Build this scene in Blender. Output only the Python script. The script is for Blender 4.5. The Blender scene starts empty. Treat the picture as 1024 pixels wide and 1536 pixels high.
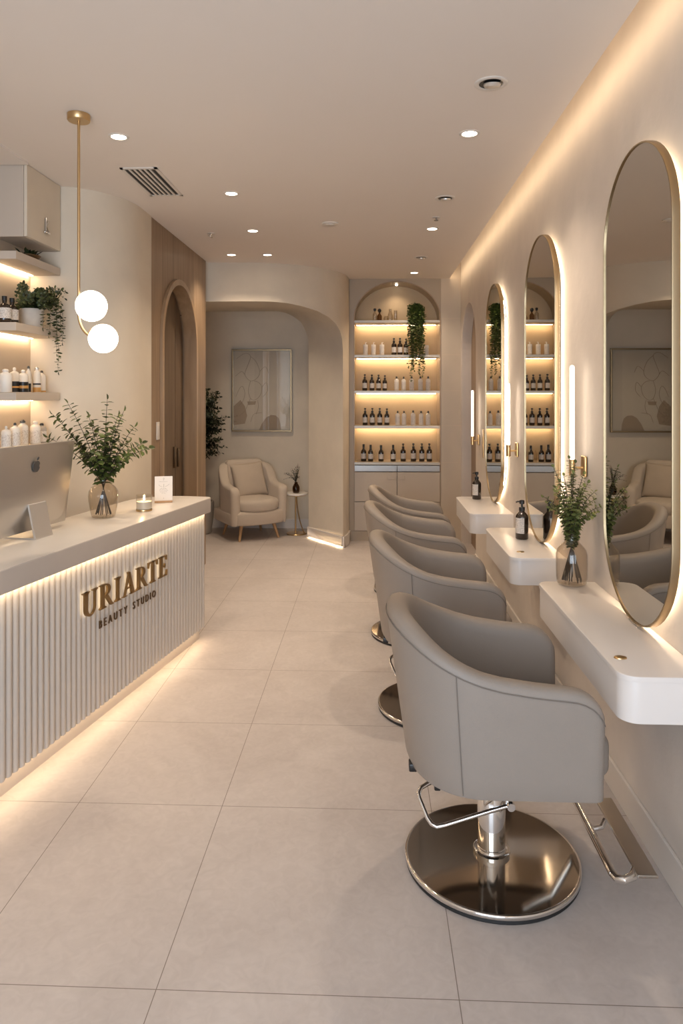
import bpy, bmesh, math, random
from mathutils import Vector, Matrix
PI = math.pi
random.seed(7)
SC = bpy.context.scene
COL = SC.collection
V = Vector

# ------------------------------------------------------------------ helpers
class MB:
    """collects geometry for ONE mesh object"""
    def __init__(s):
        s.v = []; s.f = []; s.m = []
    def add(s, verts, faces, m=0):
        b = len(s.v)
        s.v += [tuple(p) for p in verts]
        for f in faces:
            s.f.append(tuple(b + i for i in f)); s.m.append(m)
        return s
    def box(s, x0, x1, y0, y1, z0, z1, m=0):
        v = [(x0,y0,z0),(x1,y0,z0),(x1,y1,z0),(x0,y1,z0),(x0,y0,z1),(x1,y0,z1),(x1,y1,z1),(x0,y1,z1)]
        return s.add(v, [(0,3,2,1),(4,5,6,7),(0,1,5,4),(1,2,6,5),(2,3,7,6),(3,0,4,7)], m)
    def rbox(s, x0, x1, y0, y1, z0, z1, r=.01, seg=3, m=0, mat=None):
        bm = bmesh.new()
        bmesh.ops.create_cube(bm, size=1)
        for v in bm.verts:
            v.co = V(((x0+x1)/2+v.co.x*(x1-x0), (y0+y1)/2+v.co.y*(y1-y0), (z0+z1)/2+v.co.z*(z1-z0)))
        bmesh.ops.bevel(bm, geom=bm.edges[:], offset=r, segments=seg, profile=.5, affect='EDGES')
        if mat: bmesh.ops.transform(bm, matrix=mat, verts=bm.verts[:])
        bm.verts.index_update()
        s.add([v.co[:] for v in bm.verts], [[v.index for v in f.verts] for f in bm.faces], m)
        bm.free(); return s
    def quad(s, a, b, c, d, m=0):
        return s.add([a,b,c,d], [(0,1,2,3)], m)
    def lathe(s, prof, n=32, c=(0,0,0), m=0, mat=None):
        vs = []; fs = []
        for (r, z) in prof:
            for k in range(n):
                a = 2*PI*k/n
                p = V((r*math.cos(a), r*math.sin(a), z))
                if mat: p = mat @ p
                vs.append(p + V(c))
        for i in range(len(prof)-1):
            for k in range(n):
                k2 = (k+1) % n
                fs.append((i*n+k, i*n+k2, (i+1)*n+k2, (i+1)*n+k))
        return s.add(vs, fs, m)
    def tube(s, pts, r, n=8, m=0, closed=False, caps=True):
        pts = [V(p) for p in pts]; N = len(pts)
        rs = r if isinstance(r, (list, tuple)) else [r]*N
        vs = []; fs = []; up = None
        for i, p in enumerate(pts):
            a = pts[i-1] if (i > 0 or closed) else p
            b = pts[(i+1) % N] if (i < N-1 or closed) else p
            t = (b-a)
            t = t.normalized() if t.length > 1e-9 else V((0,0,1))
            if up is None:
                up = V((0,0,1)) if abs(t.z) < .9 else V((1,0,0))
            up = (up - t*up.dot(t))
            up = up.normalized() if up.length > 1e-6 else t.orthogonal().normalized()
            w = t.cross(up)
            for k in range(n):
                an = 2*PI*k/n
                vs.append(p + (up*math.cos(an) + w*math.sin(an))*rs[i])
        for i in range(N if closed else N-1):
            j = (i+1) % N
            for k in range(n):
                k2 = (k+1) % n
                fs.append((i*n+k, i*n+k2, j*n+k2, j*n+k))
        if caps and not closed:
            fs.append(tuple(range(n-1, -1, -1))); fs.append(tuple((N-1)*n+k for k in range(n)))
        return s.add(vs, fs, m)
    def prism(s, poly, fn, d0, d1, m=0, mback=None, caps=True):
        """poly 2D (a,b); fn(a,b,d)->3D"""
        n = len(poly)
        vs = [fn(a,b,d0) for a,b in poly] + [fn(a,b,d1) for a,b in poly]
        s.add(vs, [(i, (i+1)%n, n+(i+1)%n, n+i) for i in range(n)], m)
        if caps:
            s.add([fn(a,b,d1) for a,b in poly], [tuple(range(n))], m)
            s.add([fn(a,b,d0) for a,b in poly], [tuple(range(n-1,-1,-1))], m if mback is None else mback)
        return s
    def grid(s, rows, m=0, closed=False):
        n = len(rows[0]); vs = [p for r in rows for p in r]; fs = []
        for i in range(len(rows)-1):
            for k in range(n if closed else n-1):
                k2 = (k+1) % n
                fs.append((i*n+k, i*n+k2, (i+1)*n+k2, (i+1)*n+k))
        return s.add(vs, fs, m)
    def sphere(s, c, r, nu=24, nv=14, m=0, sc=(1,1,1)):
        prof = []
        vs = []; fs = []
        for i in range(nv+1):
            th = PI*i/nv
            for k in range(nu):
                a = 2*PI*k/nu
                vs.append((c[0]+sc[0]*r*math.sin(th)*math.cos(a), c[1]+sc[1]*r*math.sin(th)*math.sin(a), c[2]-sc[2]*r*math.cos(th)))
        for i in range(nv):
            for k in range(nu):
                k2 = (k+1)%nu
                fs.append((i*nu+k, i*nu+k2, (i+1)*nu+k2, (i+1)*nu+k))
        return s.add(vs, fs, m)
    def pillow(s, hx, hy, hz, mat, p=.35, n=20, m=0):
        """soft square cushion: half sizes, thickness along local z"""
        for sg in (1, -1):
            rows = []
            for i in range(n+1):
                row = []
                for j in range(n+1):
                    a = -1+2*i/n; b = -1+2*j/n
                    pin = 1-.06*(1-abs(a))*abs(b)**3*0
                    x = hx*a*(1-.07*(1-a*a)*0-.06*(1-b*b)*abs(a)*0); y = hy*b
                    x *= 1-.05*(1-b*b)*abs(a)**3; y *= 1-.05*(1-a*a)*abs(b)**3
                    z = sg*hz*((1-a*a)*(1-b*b))**p
                    row.append(mat @ V((x, y, z)))
                rows.append(row if sg > 0 else row[::-1])
            s.grid(rows, m)
        return s
    def build(s, name, mats, parent=None, smooth=True, angle=40, loc=None, merge=True, wn=False):
        me = bpy.data.meshes.new(name)
        vs = s.v
        if loc is not None:
            L = V(loc); vs = [tuple(V(p)-L) for p in s.v]
        me.from_pydata(vs, [], s.f)
        if not isinstance(mats, (list, tuple)): mats = [mats]
        for mm in mats: me.materials.append(mm)
        me.polygons.foreach_set('material_index', s.m)
        bm = bmesh.new(); bm.from_mesh(me)
        if merge: bmesh.ops.remove_doubles(bm, verts=bm.verts[:], dist=1e-5)
        bmesh.ops.recalc_face_normals(bm, faces=bm.faces[:]) if merge else None
        bm.to_mesh(me); bm.free()
        if smooth:
            me.polygons.foreach_set('use_smooth', [True]*len(me.polygons))
            me.set_sharp_from_angle(angle=math.radians(angle))
        me.update()
        o = bpy.data.objects.new(name, me); COL.objects.link(o)
        if parent is not None: o.parent = parent
        if wn:
            w = o.modifiers.new('wn', 'WEIGHTED_NORMAL'); w.keep_sharp = True
        return o

def tag(o, label, cat, group=None):
    o['label'] = label; o['category'] = cat
    if group: o['group'] = group
    return o
def thing(name, label, cat, loc=(0,0,0), rz=0, group=None):
    o = bpy.data.objects.new(name, None); COL.objects.link(o)
    o.location = loc; o.rotation_euler = (0,0,rz); o.empty_display_size = .1
    return tag(o, label, cat, group)
def struct(o):
    o['kind'] = 'structure'; return o
def copy_tree(src, loc, rz=None, label=None, parent=None):
    c = src.copy(); COL.objects.link(c)
    if parent is not None: c.parent = parent
    else:
        c.location = loc
        if rz is not None: c.rotation_euler = (0,0,rz)
        if label: c['label'] = label
    for ch in list(src.children):
        copy_tree(ch, None, parent=c)
    return c

# ------------------------------------------------------------------ materials
def nt(name):
    m = bpy.data.materials.new(name); m.use_nodes = True
    t = m.node_tree; b = t.nodes.get('Principled BSDF')
    return m, t, b
def pbr(name, col, rough=.5, metal=0, bump=0, bscale=40, var=0, vscale=4, spec=.5, stretch=None, coat=0, sheen=0):
    m, t, b = nt(name)
    b.inputs['Base Color'].default_value = (*col, 1)
    b.inputs['Roughness'].default_value = rough
    b.inputs['Metallic'].default_value = metal
    b.inputs['Specular IOR Level'].default_value = spec
    if coat: b.inputs['Coat Weight'].default_value = coat
    if sheen: b.inputs['Sheen Weight'].default_value = sheen
    L = t.links.new
    tc = t.nodes.new('ShaderNodeTexCoord'); src = tc.outputs['Object']
    if stretch:
        mp = t.nodes.new('ShaderNodeMapping'); mp.inputs['Scale'].default_value = stretch
        L(src, mp.inputs[0]); src = mp.outputs[0]
    if var:
        n = t.nodes.new('ShaderNodeTexNoise'); n.inputs['Scale'].default_value = vscale; n.inputs['Detail'].default_value = 6
        L(src, n.inputs['Vector'])
        r = t.nodes.new('ShaderNodeMapRange'); r.inputs[1].default_value = .3; r.inputs[2].default_value = .7
        r.inputs[3].default_value = 1-var; r.inputs[4].default_value = 1+var
        L(n.outputs['Fac'], r.inputs[0])
        mx = t.nodes.new('ShaderNodeMix'); mx.data_type = 'RGBA'; mx.blend_type = 'MULTIPLY'; mx.inputs['Factor'].default_value = 1
        mx.inputs['A'].default_value = (*col, 1)
        L(r.outputs[0], mx.inputs['B']); L(mx.outputs['Result'], b.inputs['Base Color'])
    if bump:
        n = t.nodes.new('ShaderNodeTexNoise'); n.inputs['Scale'].default_value = bscale; n.inputs['Detail'].default_value = 5
        L(src, n.inputs['Vector'])
        bp = t.nodes.new('ShaderNodeBump'); bp.inputs['Strength'].default_value = bump; bp.inputs['Distance'].default_value = .01
        L(n.outputs['Fac'], bp.inputs['Height']); L(bp.outputs[0], b.inputs['Normal'])
    return m
def emit(name, col, st):
    m, t, b = nt(name); t.nodes.remove(b)
    e = t.nodes.new('ShaderNodeEmission'); e.inputs[0].default_value = (*col,1); e.inputs[1].default_value = st
    t.links.new(e.outputs[0], t.nodes['Material Output'].inputs[0]); return m
def thin_glass(name, tint, refl=1.0, rough=.02):
    m, t, b = nt(name); t.nodes.remove(b); L = t.links.new
    tr = t.nodes.new('ShaderNodeBsdfTransparent'); tr.inputs[0].default_value = (*tint,1)
    g = t.nodes.new('ShaderNodeBsdfGlossy'); g.inputs['Roughness'].default_value = rough
    ge = t.nodes.new('ShaderNodeNewGeometry'); dt = t.nodes.new('ShaderNodeVectorMath'); dt.operation = 'DOT_PRODUCT'
    L(ge.outputs['Incoming'], dt.inputs[0]); L(ge.outputs['Normal'], dt.inputs[1])
    def mth(op, x, y=None):
        n = t.nodes.new('ShaderNodeMath'); n.operation = op; n.use_clamp = True
        for k, q in enumerate((x, y)):
            if q is None: continue
            if isinstance(q, (int, float)): n.inputs[k].default_value = q
            else: L(q, n.inputs[k])
        return n.outputs[0]
    ab = t.nodes.new('ShaderNodeMath'); ab.operation = 'ABSOLUTE'; L(dt.outputs['Value'], ab.inputs[0])
    sch = mth('ADD', mth('MULTIPLY', mth('POWER', mth('SUBTRACT', 1.0, ab.outputs[0]), 5.0), .9), .04)
    fac = mth('MULTIPLY', sch, refl)
    mx = t.nodes.new('ShaderNodeMixShader')
    L(fac, mx.inputs[0]); L(tr.outputs[0], mx.inputs[1]); L(g.outputs[0], mx.inputs[2])
    L(mx.outputs[0], t.nodes['Material Output'].inputs[0]); return m

def floor_mat():
    m, t, b = nt('floor_tile'); L = t.links.new; N = t.nodes.new
    g = N('ShaderNodeNewGeometry'); sp = N('ShaderNodeSeparateXYZ'); L(g.outputs['Position'], sp.inputs[0])
    last = None
    for ax, vals in (('X', FLOOR_X), ('Y', FLOOR_Y)):
        for v in vals:
            c = N('ShaderNodeMath'); c.operation = 'COMPARE'; c.inputs[1].default_value = v; c.inputs[2].default_value = .0013
            L(sp.outputs[ax], c.inputs[0])
            if last is None: last = c.outputs[0]
            else:
                mx = N('ShaderNodeMath'); mx.operation = 'MAXIMUM'; L(last, mx.inputs[0]); L(c.outputs[0], mx.inputs[1]); last = mx.outputs[0]
    n1 = N('ShaderNodeTexNoise'); n1.inputs['Scale'].default_value = 2.2; n1.inputs['Detail'].default_value = 8; n1.inputs['Roughness'].default_value = .65; n1.inputs['Distortion'].default_value = .8
    L(g.outputs['Position'], n1.inputs['Vector'])
    n2 = N('ShaderNodeTexNoise'); n2.inputs['Scale'].default_value = 22; n2.inputs['Detail'].default_value = 8; n2.inputs['Distortion'].default_value = 1.5
    L(g.outputs['Position'], n2.inputs['Vector'])
    ad = N('ShaderNodeMath'); ad.operation = 'MULTIPLY_ADD'; ad.inputs[1].default_value = .55; L(n2.outputs['Fac'], ad.inputs[0]); L(n1.outputs['Fac'], ad.inputs[2])
    cr = N('ShaderNodeValToRGB'); cr.color_ramp.elements[0].position = .55; cr.color_ramp.elements[1].position = 1.0
    cr.color_ramp.elements[0].color = (.50,.445,.415,1); cr.color_ramp.elements[1].color = (.61,.55,.515,1)
    L(ad.outputs[0], cr.inputs[0])
    mx = N('ShaderNodeMix'); mx.data_type = 'RGBA'; mx.inputs['B'].default_value = (.22,.18,.15,1)
    L(last, mx.inputs['Factor']); L(cr.outputs[0], mx.inputs['A']); L(mx.outputs['Result'], b.inputs['Base Color'])
    rr = N('ShaderNodeMapRange'); rr.inputs[3].default_value = .36; rr.inputs[4].default_value = .5
    L(n1.outputs['Fac'], rr.inputs[0]); L(rr.outputs[0], b.inputs['Roughness'])
    bp = N('ShaderNodeBump'); bp.inputs['Strength'].default_value = .12; bp.inputs['Distance'].default_value = .004
    L(n2.outputs['Fac'], bp.inputs['Height']); L(bp.outputs[0], b.inputs['Normal'])
    b.inputs['Specular IOR Level'].default_value = .45
    return m
def wood_mat(name, c0, c1, joints=None, rough=.45):
    """vertical-grain veneer; joints: plank width along object Y"""
    m, t, b = nt(name); L = t.links.new; N = t.nodes.new
    g = N('ShaderNodeTexCoord'); mp = N('ShaderNodeMapping'); mp.inputs['Scale'].default_value = (9,9,.7)
    L(g.outputs['Object'], mp.inputs[0])
    n = N('ShaderNodeTexNoise'); n.inputs['Scale'].default_value = 2.2; n.inputs['Detail'].default_value = 7; n.inputs['Distortion'].default_value = .6
    L(mp.outputs[0], n.inputs['Vector'])
    cr = N('ShaderNodeValToRGB'); cr.color_ramp.elements[0].position = .3; cr.color_ramp.elements[1].position = .72
    cr.color_ramp.elements[0].color = (*c0,1); cr.color_ramp.elements[1].color = (*c1,1)
    L(n.outputs['Fac'], cr.inputs[0])
    out = cr.outputs[0]
    if joints:
        sp = N('ShaderNodeSeparateXYZ'); L(g.outputs['Object'], sp.inputs[0])
        mo = N('ShaderNodeMath'); mo.operation = 'PINGPONG'; mo.inputs[1].default_value = joints/2; L(sp.outputs['Y'], mo.inputs[0])
        le = N('ShaderNodeMath'); le.operation = 'LESS_THAN'; le.inputs[1].default_value = .0035; L(mo.outputs[0], le.inputs[0])
        mx = N('ShaderNodeMix'); mx.data_type = 'RGBA'; mx.inputs['B'].default_value = (c0[0]*.35,c0[1]*.35,c0[2]*.35,1)
        L(le.outputs[0], mx.inputs['Factor']); L(out, mx.inputs['A']); out = mx.outputs['Result']
    L(out, b.inputs['Base Color']); b.inputs['Roughness'].default_value = rough
    return m
def print_mat(name, paper, ink, rows=55, dens=.52):
    """paper with illegible rows of small print"""
    m, t, b = nt(name); L = t.links.new; N = t.nodes.new
    tc = N('ShaderNodeTexCoord'); sp = N('ShaderNodeSeparateXYZ'); L(tc.outputs['Generated'], sp.inputs[0])
    mu = N('ShaderNodeMath'); mu.operation = 'MULTIPLY'; mu.inputs[1].default_value = rows; L(sp.outputs['Z'], mu.inputs[0])
    fr = N('ShaderNodeMath'); fr.operation = 'FRACT'; L(mu.outputs[0], fr.inputs[0])
    gt = N('ShaderNodeMath'); gt.operation = 'GREATER_THAN'; gt.inputs[1].default_value = .55; L(fr.outputs[0], gt.inputs[0])
    mp = N('ShaderNodeMapping'); mp.inputs['Scale'].default_value = (14,14,rows*.5); L(tc.outputs['Generated'], mp.inputs[0])
    n = N('ShaderNodeTexNoise'); n.inputs['Scale'].default_value = 1.0; n.inputs['Detail'].default_value = 1; L(mp.outputs[0], n.inputs['Vector'])
    g2 = N('ShaderNodeMath'); g2.operation = 'GREATER_THAN'; g2.inputs[1].default_value = dens; L(n.outputs['Fac'], g2.inputs[0])
    an = N('ShaderNodeMath'); an.operation = 'MULTIPLY'; L(gt.outputs[0], an.inputs[0]); L(g2.outputs[0], an.inputs[1])
    mx = N('ShaderNodeMix'); mx.data_type = 'RGBA'; mx.inputs['A'].default_value = (*paper,1); mx.inputs['B'].default_value = (*ink,1)
    L(an.outputs[0], mx.inputs['Factor']); L(mx.outputs['Result'], b.inputs['Base Color']); b.inputs['Roughness'].default_value = .6
    return m
def leaf_mat(name, c0, c1):
    m, t, b = nt(name); L = t.links.new; N = t.nodes.new
    g = N('ShaderNodeNewGeometry')
    cr = N('ShaderNodeValToRGB'); cr.color_ramp.elements[0].color = (*c0,1); cr.color_ramp.elements[1].color = (*c1,1)
    L(g.outputs['Random Per Island'], cr.inputs[0]); L(cr.outputs[0], b.inputs['Base Color'])
    b.inputs['Roughness'].default_value = .45
    return m

FLOOR_X = [-1.14, -.575, .235]
FLOOR_Y = [-.45, .35, 1.04, 1.87, 2.715, 3.40, 4.065, 4.74, 5.42, 6.10, 6.78, 7.46, 8.1]
WARM = (1, .745, .47); WARM2 = (1, .80, .60)
M = {}
M['plaster'] = pbr('plaster_cream', (.71,.63,.515), .72, bump=.35, bscale=7, var=.05, vscale=3)
M['plaster_pink'] = pbr('plaster_wall', (.72,.645,.575), .66, bump=.45, bscale=8, var=.05, vscale=4)
M['ceiling'] = pbr('ceiling_paint', (.84,.775,.715), .85, var=.012, vscale=1.2)
M['tan'] = pbr('tan_wall', (.62,.51,.39), .6, var=.03, vscale=3)
M['white'] = pbr('warm_white_paint', (.76,.71,.65), .45)
M['base'] = pbr('baseboard_paint', (.74,.68,.62), .4)
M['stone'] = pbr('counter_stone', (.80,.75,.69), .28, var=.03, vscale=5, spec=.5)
M['stone_side_shade'] = pbr('counter_stone_side_shade', (.56,.50,.445), .4, var=.03, vscale=5)  # same stone as the top, with the shade of the sides put into its colour
M['flute'] = pbr('fluted_white', (.61,.55,.485), .5)
M['console'] = pbr('console_lacquer', (.80,.75,.71), .3, var=.01, vscale=4)
M['floor'] = floor_mat()
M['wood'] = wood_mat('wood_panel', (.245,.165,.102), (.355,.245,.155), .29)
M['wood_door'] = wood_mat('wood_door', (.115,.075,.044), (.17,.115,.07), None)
M['wood_trim'] = wood_mat('wood_trim', (.33,.22,.13), (.43,.295,.18), None, .3)
M['oak'] = wood_mat('oak_leg', (.42,.24,.11), (.55,.34,.17), None, .4)
M['brass'] = pbr('satin_brass', (.62,.43,.22), .3, 1)
M['bronze'] = pbr('frame_bronze', (.40,.30,.18), .35, 1)
M['gold'] = pbr('gold_letter', (.40,.275,.135), .3, 1)
M['bronze_dark'] = pbr('dark_bronze', (.17,.11,.06), .4, .9)
M['chrome'] = pbr('chrome', (.78,.76,.74), .07, 1)
M['steel'] = pbr('brushed_steel', (.36,.34,.32), .36, 1, bump=.05, bscale=60, stretch=(1,1,40))
M['disc'] = pbr('spun_steel', (.40,.35,.295), .09, 1)
M['disc'].node_tree.nodes['Principled BSDF'].inputs['Anisotropic'].default_value = .5
_t = M['disc'].node_tree.nodes.new('ShaderNodeTangent'); _t.direction_type = 'RADIAL'; _t.axis = 'Z'
M['disc'].node_tree.links.new(_t.outputs[0], M['disc'].node_tree.nodes['Principled BSDF'].inputs['Tangent'])
M['rubber'] = pbr('black_rubber', (.012,.012,.012), .6)
M['leather'] = pbr('taupe_leather', (.30,.258,.222), .48, bump=.12, bscale=260, var=.02, vscale=6, spec=.4)
M['seam'] = pbr('leather_seam', (.20,.17,.145), .6)
M['fabric'] = pbr('cream_fabric', (.56,.475,.385), .85, bump=.3, bscale=500, var=.03, vscale=8, sheen=.2)
M['fabric_dark'] = pbr('cream_fabric_pillow', (.52,.435,.345), .85, bump=.3, bscale=300, var=.04, vscale=8)
M['mirror'] = pbr('mirror_silver', (.62,.605,.56), .0, 1)
M['dark'] = pbr('dark_backing', (.03,.028,.025), .7)
M['amber'] = pbr('amber_bottle', (.022,.011,.006), .08, spec=.6, coat=.4)
M['black'] = pbr('black_plastic', (.012,.011,.011), .3)
M['grey_dark'] = pbr('dark_grey', (.08,.075,.07), .4)
M['label'] = print_mat('printed_label', (.72,.67,.62), (.30,.27,.25), 16, .5)
M['label_faint'] = print_mat('faint_print', (.78,.73,.67), (.45,.38,.32), 14, .55)
M['bottle_white'] = pbr('white_bottle', (.82,.77,.70), .35)
M['bottle_frost'] = pbr('frosted_bottle', (.80,.74,.66), .25)
M['amber_liquid'] = pbr('amber_label', (.55,.30,.09), .4)
M['glass'] = thin_glass('clear_glass', (.96,.95,.93))
M['glass_smoke'] = thin_glass('smoked_glass', (.93,.905,.87), 1.2)
M['glass_thick'] = thin_glass('thick_glass', (.84,.80,.74), 3.5)
M['glazing'] = thin_glass('picture_glazing', (.97,.97,.95), 3.0)
M['glass_brown'] = thin_glass('brown_glass', (.50,.37,.24))
M['wax'] = pbr('candle_wax', (.85,.78,.68), .5)
M['flame'] = emit('candle_flame', (1,.72,.35), 14)
M['paper'] = pbr('white_card', (.84,.80,.76), .6)
M['ink'] = pbr('grey_ink', (.30,.28,.27), .7)
M['alu'] = pbr('aluminium', (.62,.585,.54), .34, .85)
M['alu_light'] = pbr('aluminium_light', (.74,.71,.67), .32, .7)
M['pot'] = pbr('pale_pot', (.58,.54,.49), .6, bump=.2, bscale=30, var=.08, vscale=14)
M['pot_grey'] = pbr('grey_pot', (.42,.38,.335), .65, var=.06, vscale=8)
M['soil'] = pbr('soil', (.03,.022,.015), .9)
M['stem'] = pbr('green_stem', (.09,.085,.03), .6)
M['stem_dark'] = pbr('woody_stem', (.05,.035,.022), .7)
M['leaf'] = leaf_mat('leaf_olive', (.040,.062,.014), (.16,.20,.05))
M['leaf_shelf'] = leaf_mat('leaf_shelf', (.018,.030,.009), (.085,.105,.03))
M['leaf_fresh'] = leaf_mat('leaf_fresh', (.065,.085,.022), (.25,.27,.085))
M['leaf_dark'] = leaf_mat('leaf_dark', (.008,.014,.006), (.03,.042,.014))
M['leaf_ivy'] = leaf_mat('leaf_ivy', (.025,.045,.012), (.12,.16,.035))
M['art_paper'] = pbr('art_print', (.68,.61,.52), .6, var=.05, vscale=3)
M['art_tan'] = pbr('art_shape', (.42,.33,.25), .6)
M['art_line'] = pbr('art_line', (.33,.25,.18), .6)
M['led'] = emit('led_strip', WARM, 21)
M['led_desk'] = emit('led_desk', WARM, 18)
M['led_plinth'] = emit('led_plinth', WARM, 15)
M['led_under'] = emit('led_under', WARM, 45)
M['led_soft'] = emit('led_strip_soft', WARM, 10)
M['led_cove'] = emit('led_cove', WARM, 8)
M['led_ring'] = emit('led_ring', (1,.765,.51), 36)
M['tube_light'] = emit('tube_light', (1,.84,.66), 4)
M['globe'] = emit('opal_globe', (1,.87,.70), 5)
M['lens'] = emit('downlight_lens', (1,.86,.68), 16)
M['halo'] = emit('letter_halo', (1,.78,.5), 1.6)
M['flower'] = pbr('dried_flower', (.62,.5,.42), .8)

# ------------------------------------------------------------------ room
XW, XL, ZC = .985, -2.06, 2.865          # right wall, left wall, ceiling
YF, YB = -1.7, 7.70                      # front wall, cabinet face
WT = 3.06                                # top of the cove

fl = MB().box(-2.6, 1.3, YF-.1, 8.6, -.08, 0)
struct(fl.build('floor', M['floor'], smooth=False))
cl = MB().box(-2.6, .862, YF, 7.73, ZC, ZC+.05)
struct(cl.build('ceiling', M['ceiling'], smooth=False))
cl = MB().box(-2.6, XW+.12, YF, 8.6, WT, WT+.06)
struct(cl.build('ceiling_cove', M['ceiling'], smooth=False))

def arch_pts(c, hw, zs, rise, n=24):
    return [(c+hw*math.cos(PI-PI*k/n), zs+rise*math.sin(PI*k/n)) for k in range(n+1)]
def wall_arch(mb, s0, s1, z1, c, hw, zs, rise, fn, m=0, z0=0, n=24, zbot=0):
    """flat wall s0..s1 x z0..z1 with an arched opening; fn(s,z)->3D"""
    mb.quad(fn(s0,z0), fn(c-hw,z0), fn(c-hw,z1), fn(s0,z1), m)
    mb.quad(fn(c+hw,z0), fn(s1,z0), fn(s1,z1), fn(c+hw,z1), m)
    P = arch_pts(c, hw, zs, rise, n)
    for a, b in zip(P, P[1:]):
        mb.quad(fn(*a), fn(*b), fn(b[0],z1), fn(a[0],z1), m)
    if zbot > z0: mb.quad(fn(c-hw,z0), fn(c+hw,z0), fn(c+hw,zbot), fn(c-hw,zbot), m)
def reveal(mb, c, hw, zs, rise, f0, f1, m=0, zb=0, n=24):
    P = [(c-hw,zb)] + arch_pts(c, hw, zs, rise, n) + [(c+hw,zb)]
    for a, b in zip(P, P[1:]):
        mb.quad(f0(*a), f0(*b), f1(*b), f1(*a), m)

# right wall with an arched recess near the back
RA = dict(c=7.11, hw=.50, zs=2.02, rise=.50)
w = MB()
wall_arch(w, YF, YB+.05, WT, RA['c'], RA['hw'], RA['zs'], RA['rise'], lambda s,z: (XW,s,z))
reveal(w, RA['c'], RA['hw'], RA['zs'], RA['rise'], lambda s,z: (XW,s,z), lambda s,z: (XW+.10,s,z))
w.box(XW+.13, XW+.2, YF, YB+.1, 0, WT)
struct(w.build('wall_right', M['plaster_pink'], angle=50, merge=False))
w = MB(); w.box(XW+.10, XW+.128, 6.5, 7.72, 0, 2.7)
struct(w.build('wall_right_recess_panel', M['wood'], smooth=False))
# baseboard on the right wall (with a thin cap)
w = MB(); w.rbox(XW-.014, XW, YF, 6.60, 0, .12, .004, 2)
struct(w.build('baseboard_right', M['base'], wn=True))

# left wall (tan, behind the shelves)
w = MB(); w.box(XL-.08, XL, YF, 4.2, 0, ZC)
struct(w.build('wall_left', M['tan'], smooth=False))
# cream wall: faces the camera then curves into the panelled wall
YC = 4.19
path = [(-2.14, YC)] + [(-1.95+.40*math.sin(a), YC+.52-.52*math.cos(a)) for a in [PI/2*k/16 for k in range(17)]] + [(-1.55, 4.93)]
w = MB(); w.grid([[(x,y,0) for x,y in path], [(x,y,ZC) for x,y in path]])
bk = [(x-.07, y+.05) for x,y in path]
w.grid([[(x,y,0) for x,y in bk], [(x,y,ZC) for x,y in bk]])
struct(w.build('wall_left_curved', M['plaster'], merge=False))
# wood panelled wall with an arched doorway
DA = dict(c=5.68, hw=.50, zs=2.02, rise=.48); XD = -1.555
w = MB()
wall_arch(w, 4.93, 6.60, ZC, DA['c'], DA['hw'], DA['zs'], DA['rise'], lambda s,z: (XD,s,z))
reveal(w, DA['c'], DA['hw'], DA['zs'], DA['rise'], lambda s,z: (XD,s,z), lambda s,z: (XD-.11,s,z))
w.box(XD-.2, XD-.16, 4.93, 6.60, 0, ZC); w.quad((XD,6.6,0),(XD-.2,6.6,0),(XD-.2,6.6,ZC),(XD,6.6,ZC))
struct(w.build('wall_left_panelled', M['wood'], angle=50, merge=False))
# arched door trim
def arch_frame(mb, c, hw, zs, rise, wd, fn, d0, d1, m=0, zb=0, n=28):
    Pi = [(c-hw,zb)] + arch_pts(c, hw, zs, rise, n) + [(c+hw,zb)]
    Po = [(c-hw-wd,zb)] + arch_pts(c, hw+wd, zs, rise+wd, n) + [(c+hw+wd,zb)]
    rows = [[fn(a,b,d0) for a,b in Po], [fn(a,b,d1) for a,b in Po], [fn(a,b,d1) for a,b in Pi], [fn(a,b,d0) for a,b in Pi]]
    mb.grid(rows, m)
w = MB(); arch_frame(w, DA['c'], DA['hw']-.012, DA['zs'], DA['rise']-.012, .045, lambda s,z,d: (XD+d,s,z), -.09, .022)
struct(w.build('trim_1', M['wood_trim'], angle=50))
# door slab behind the arch: two leaves with a gap, and pulls
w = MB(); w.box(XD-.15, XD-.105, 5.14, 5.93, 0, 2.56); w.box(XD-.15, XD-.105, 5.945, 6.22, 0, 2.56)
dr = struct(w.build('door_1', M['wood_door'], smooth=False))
h = MB()
h.rbox(XD-.105, XD-.085, 5.87, 5.895, .98, 1.16, .004, 2); h.rbox(XD-.105, XD-.085, 5.985, 6.01, .98, 1.14, .004, 2)
h.build('door_handle', M['bronze_dark'], dr)
# wall switch beside the arch
sw = MB(); sw.rbox(XD, XD+.008, 5.055, 5.12, 1.27, 1.40, .003, 2)
o = sw.build('light_switch', M['white'], wn=True); tag(o, 'small white light switch on the wood panelling left of the arched door', 'switch')
sw.build('rocker', M['white'], o).scale = (1,1,1)
bpy.data.objects.remove(o.children[0])
sw = MB(); sw.rbox(XD+.008, XD+.012, 5.07, 5.105, 1.295, 1.375, .002, 2); sw.build('rocker', M['base'], o, wn=True)

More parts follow.
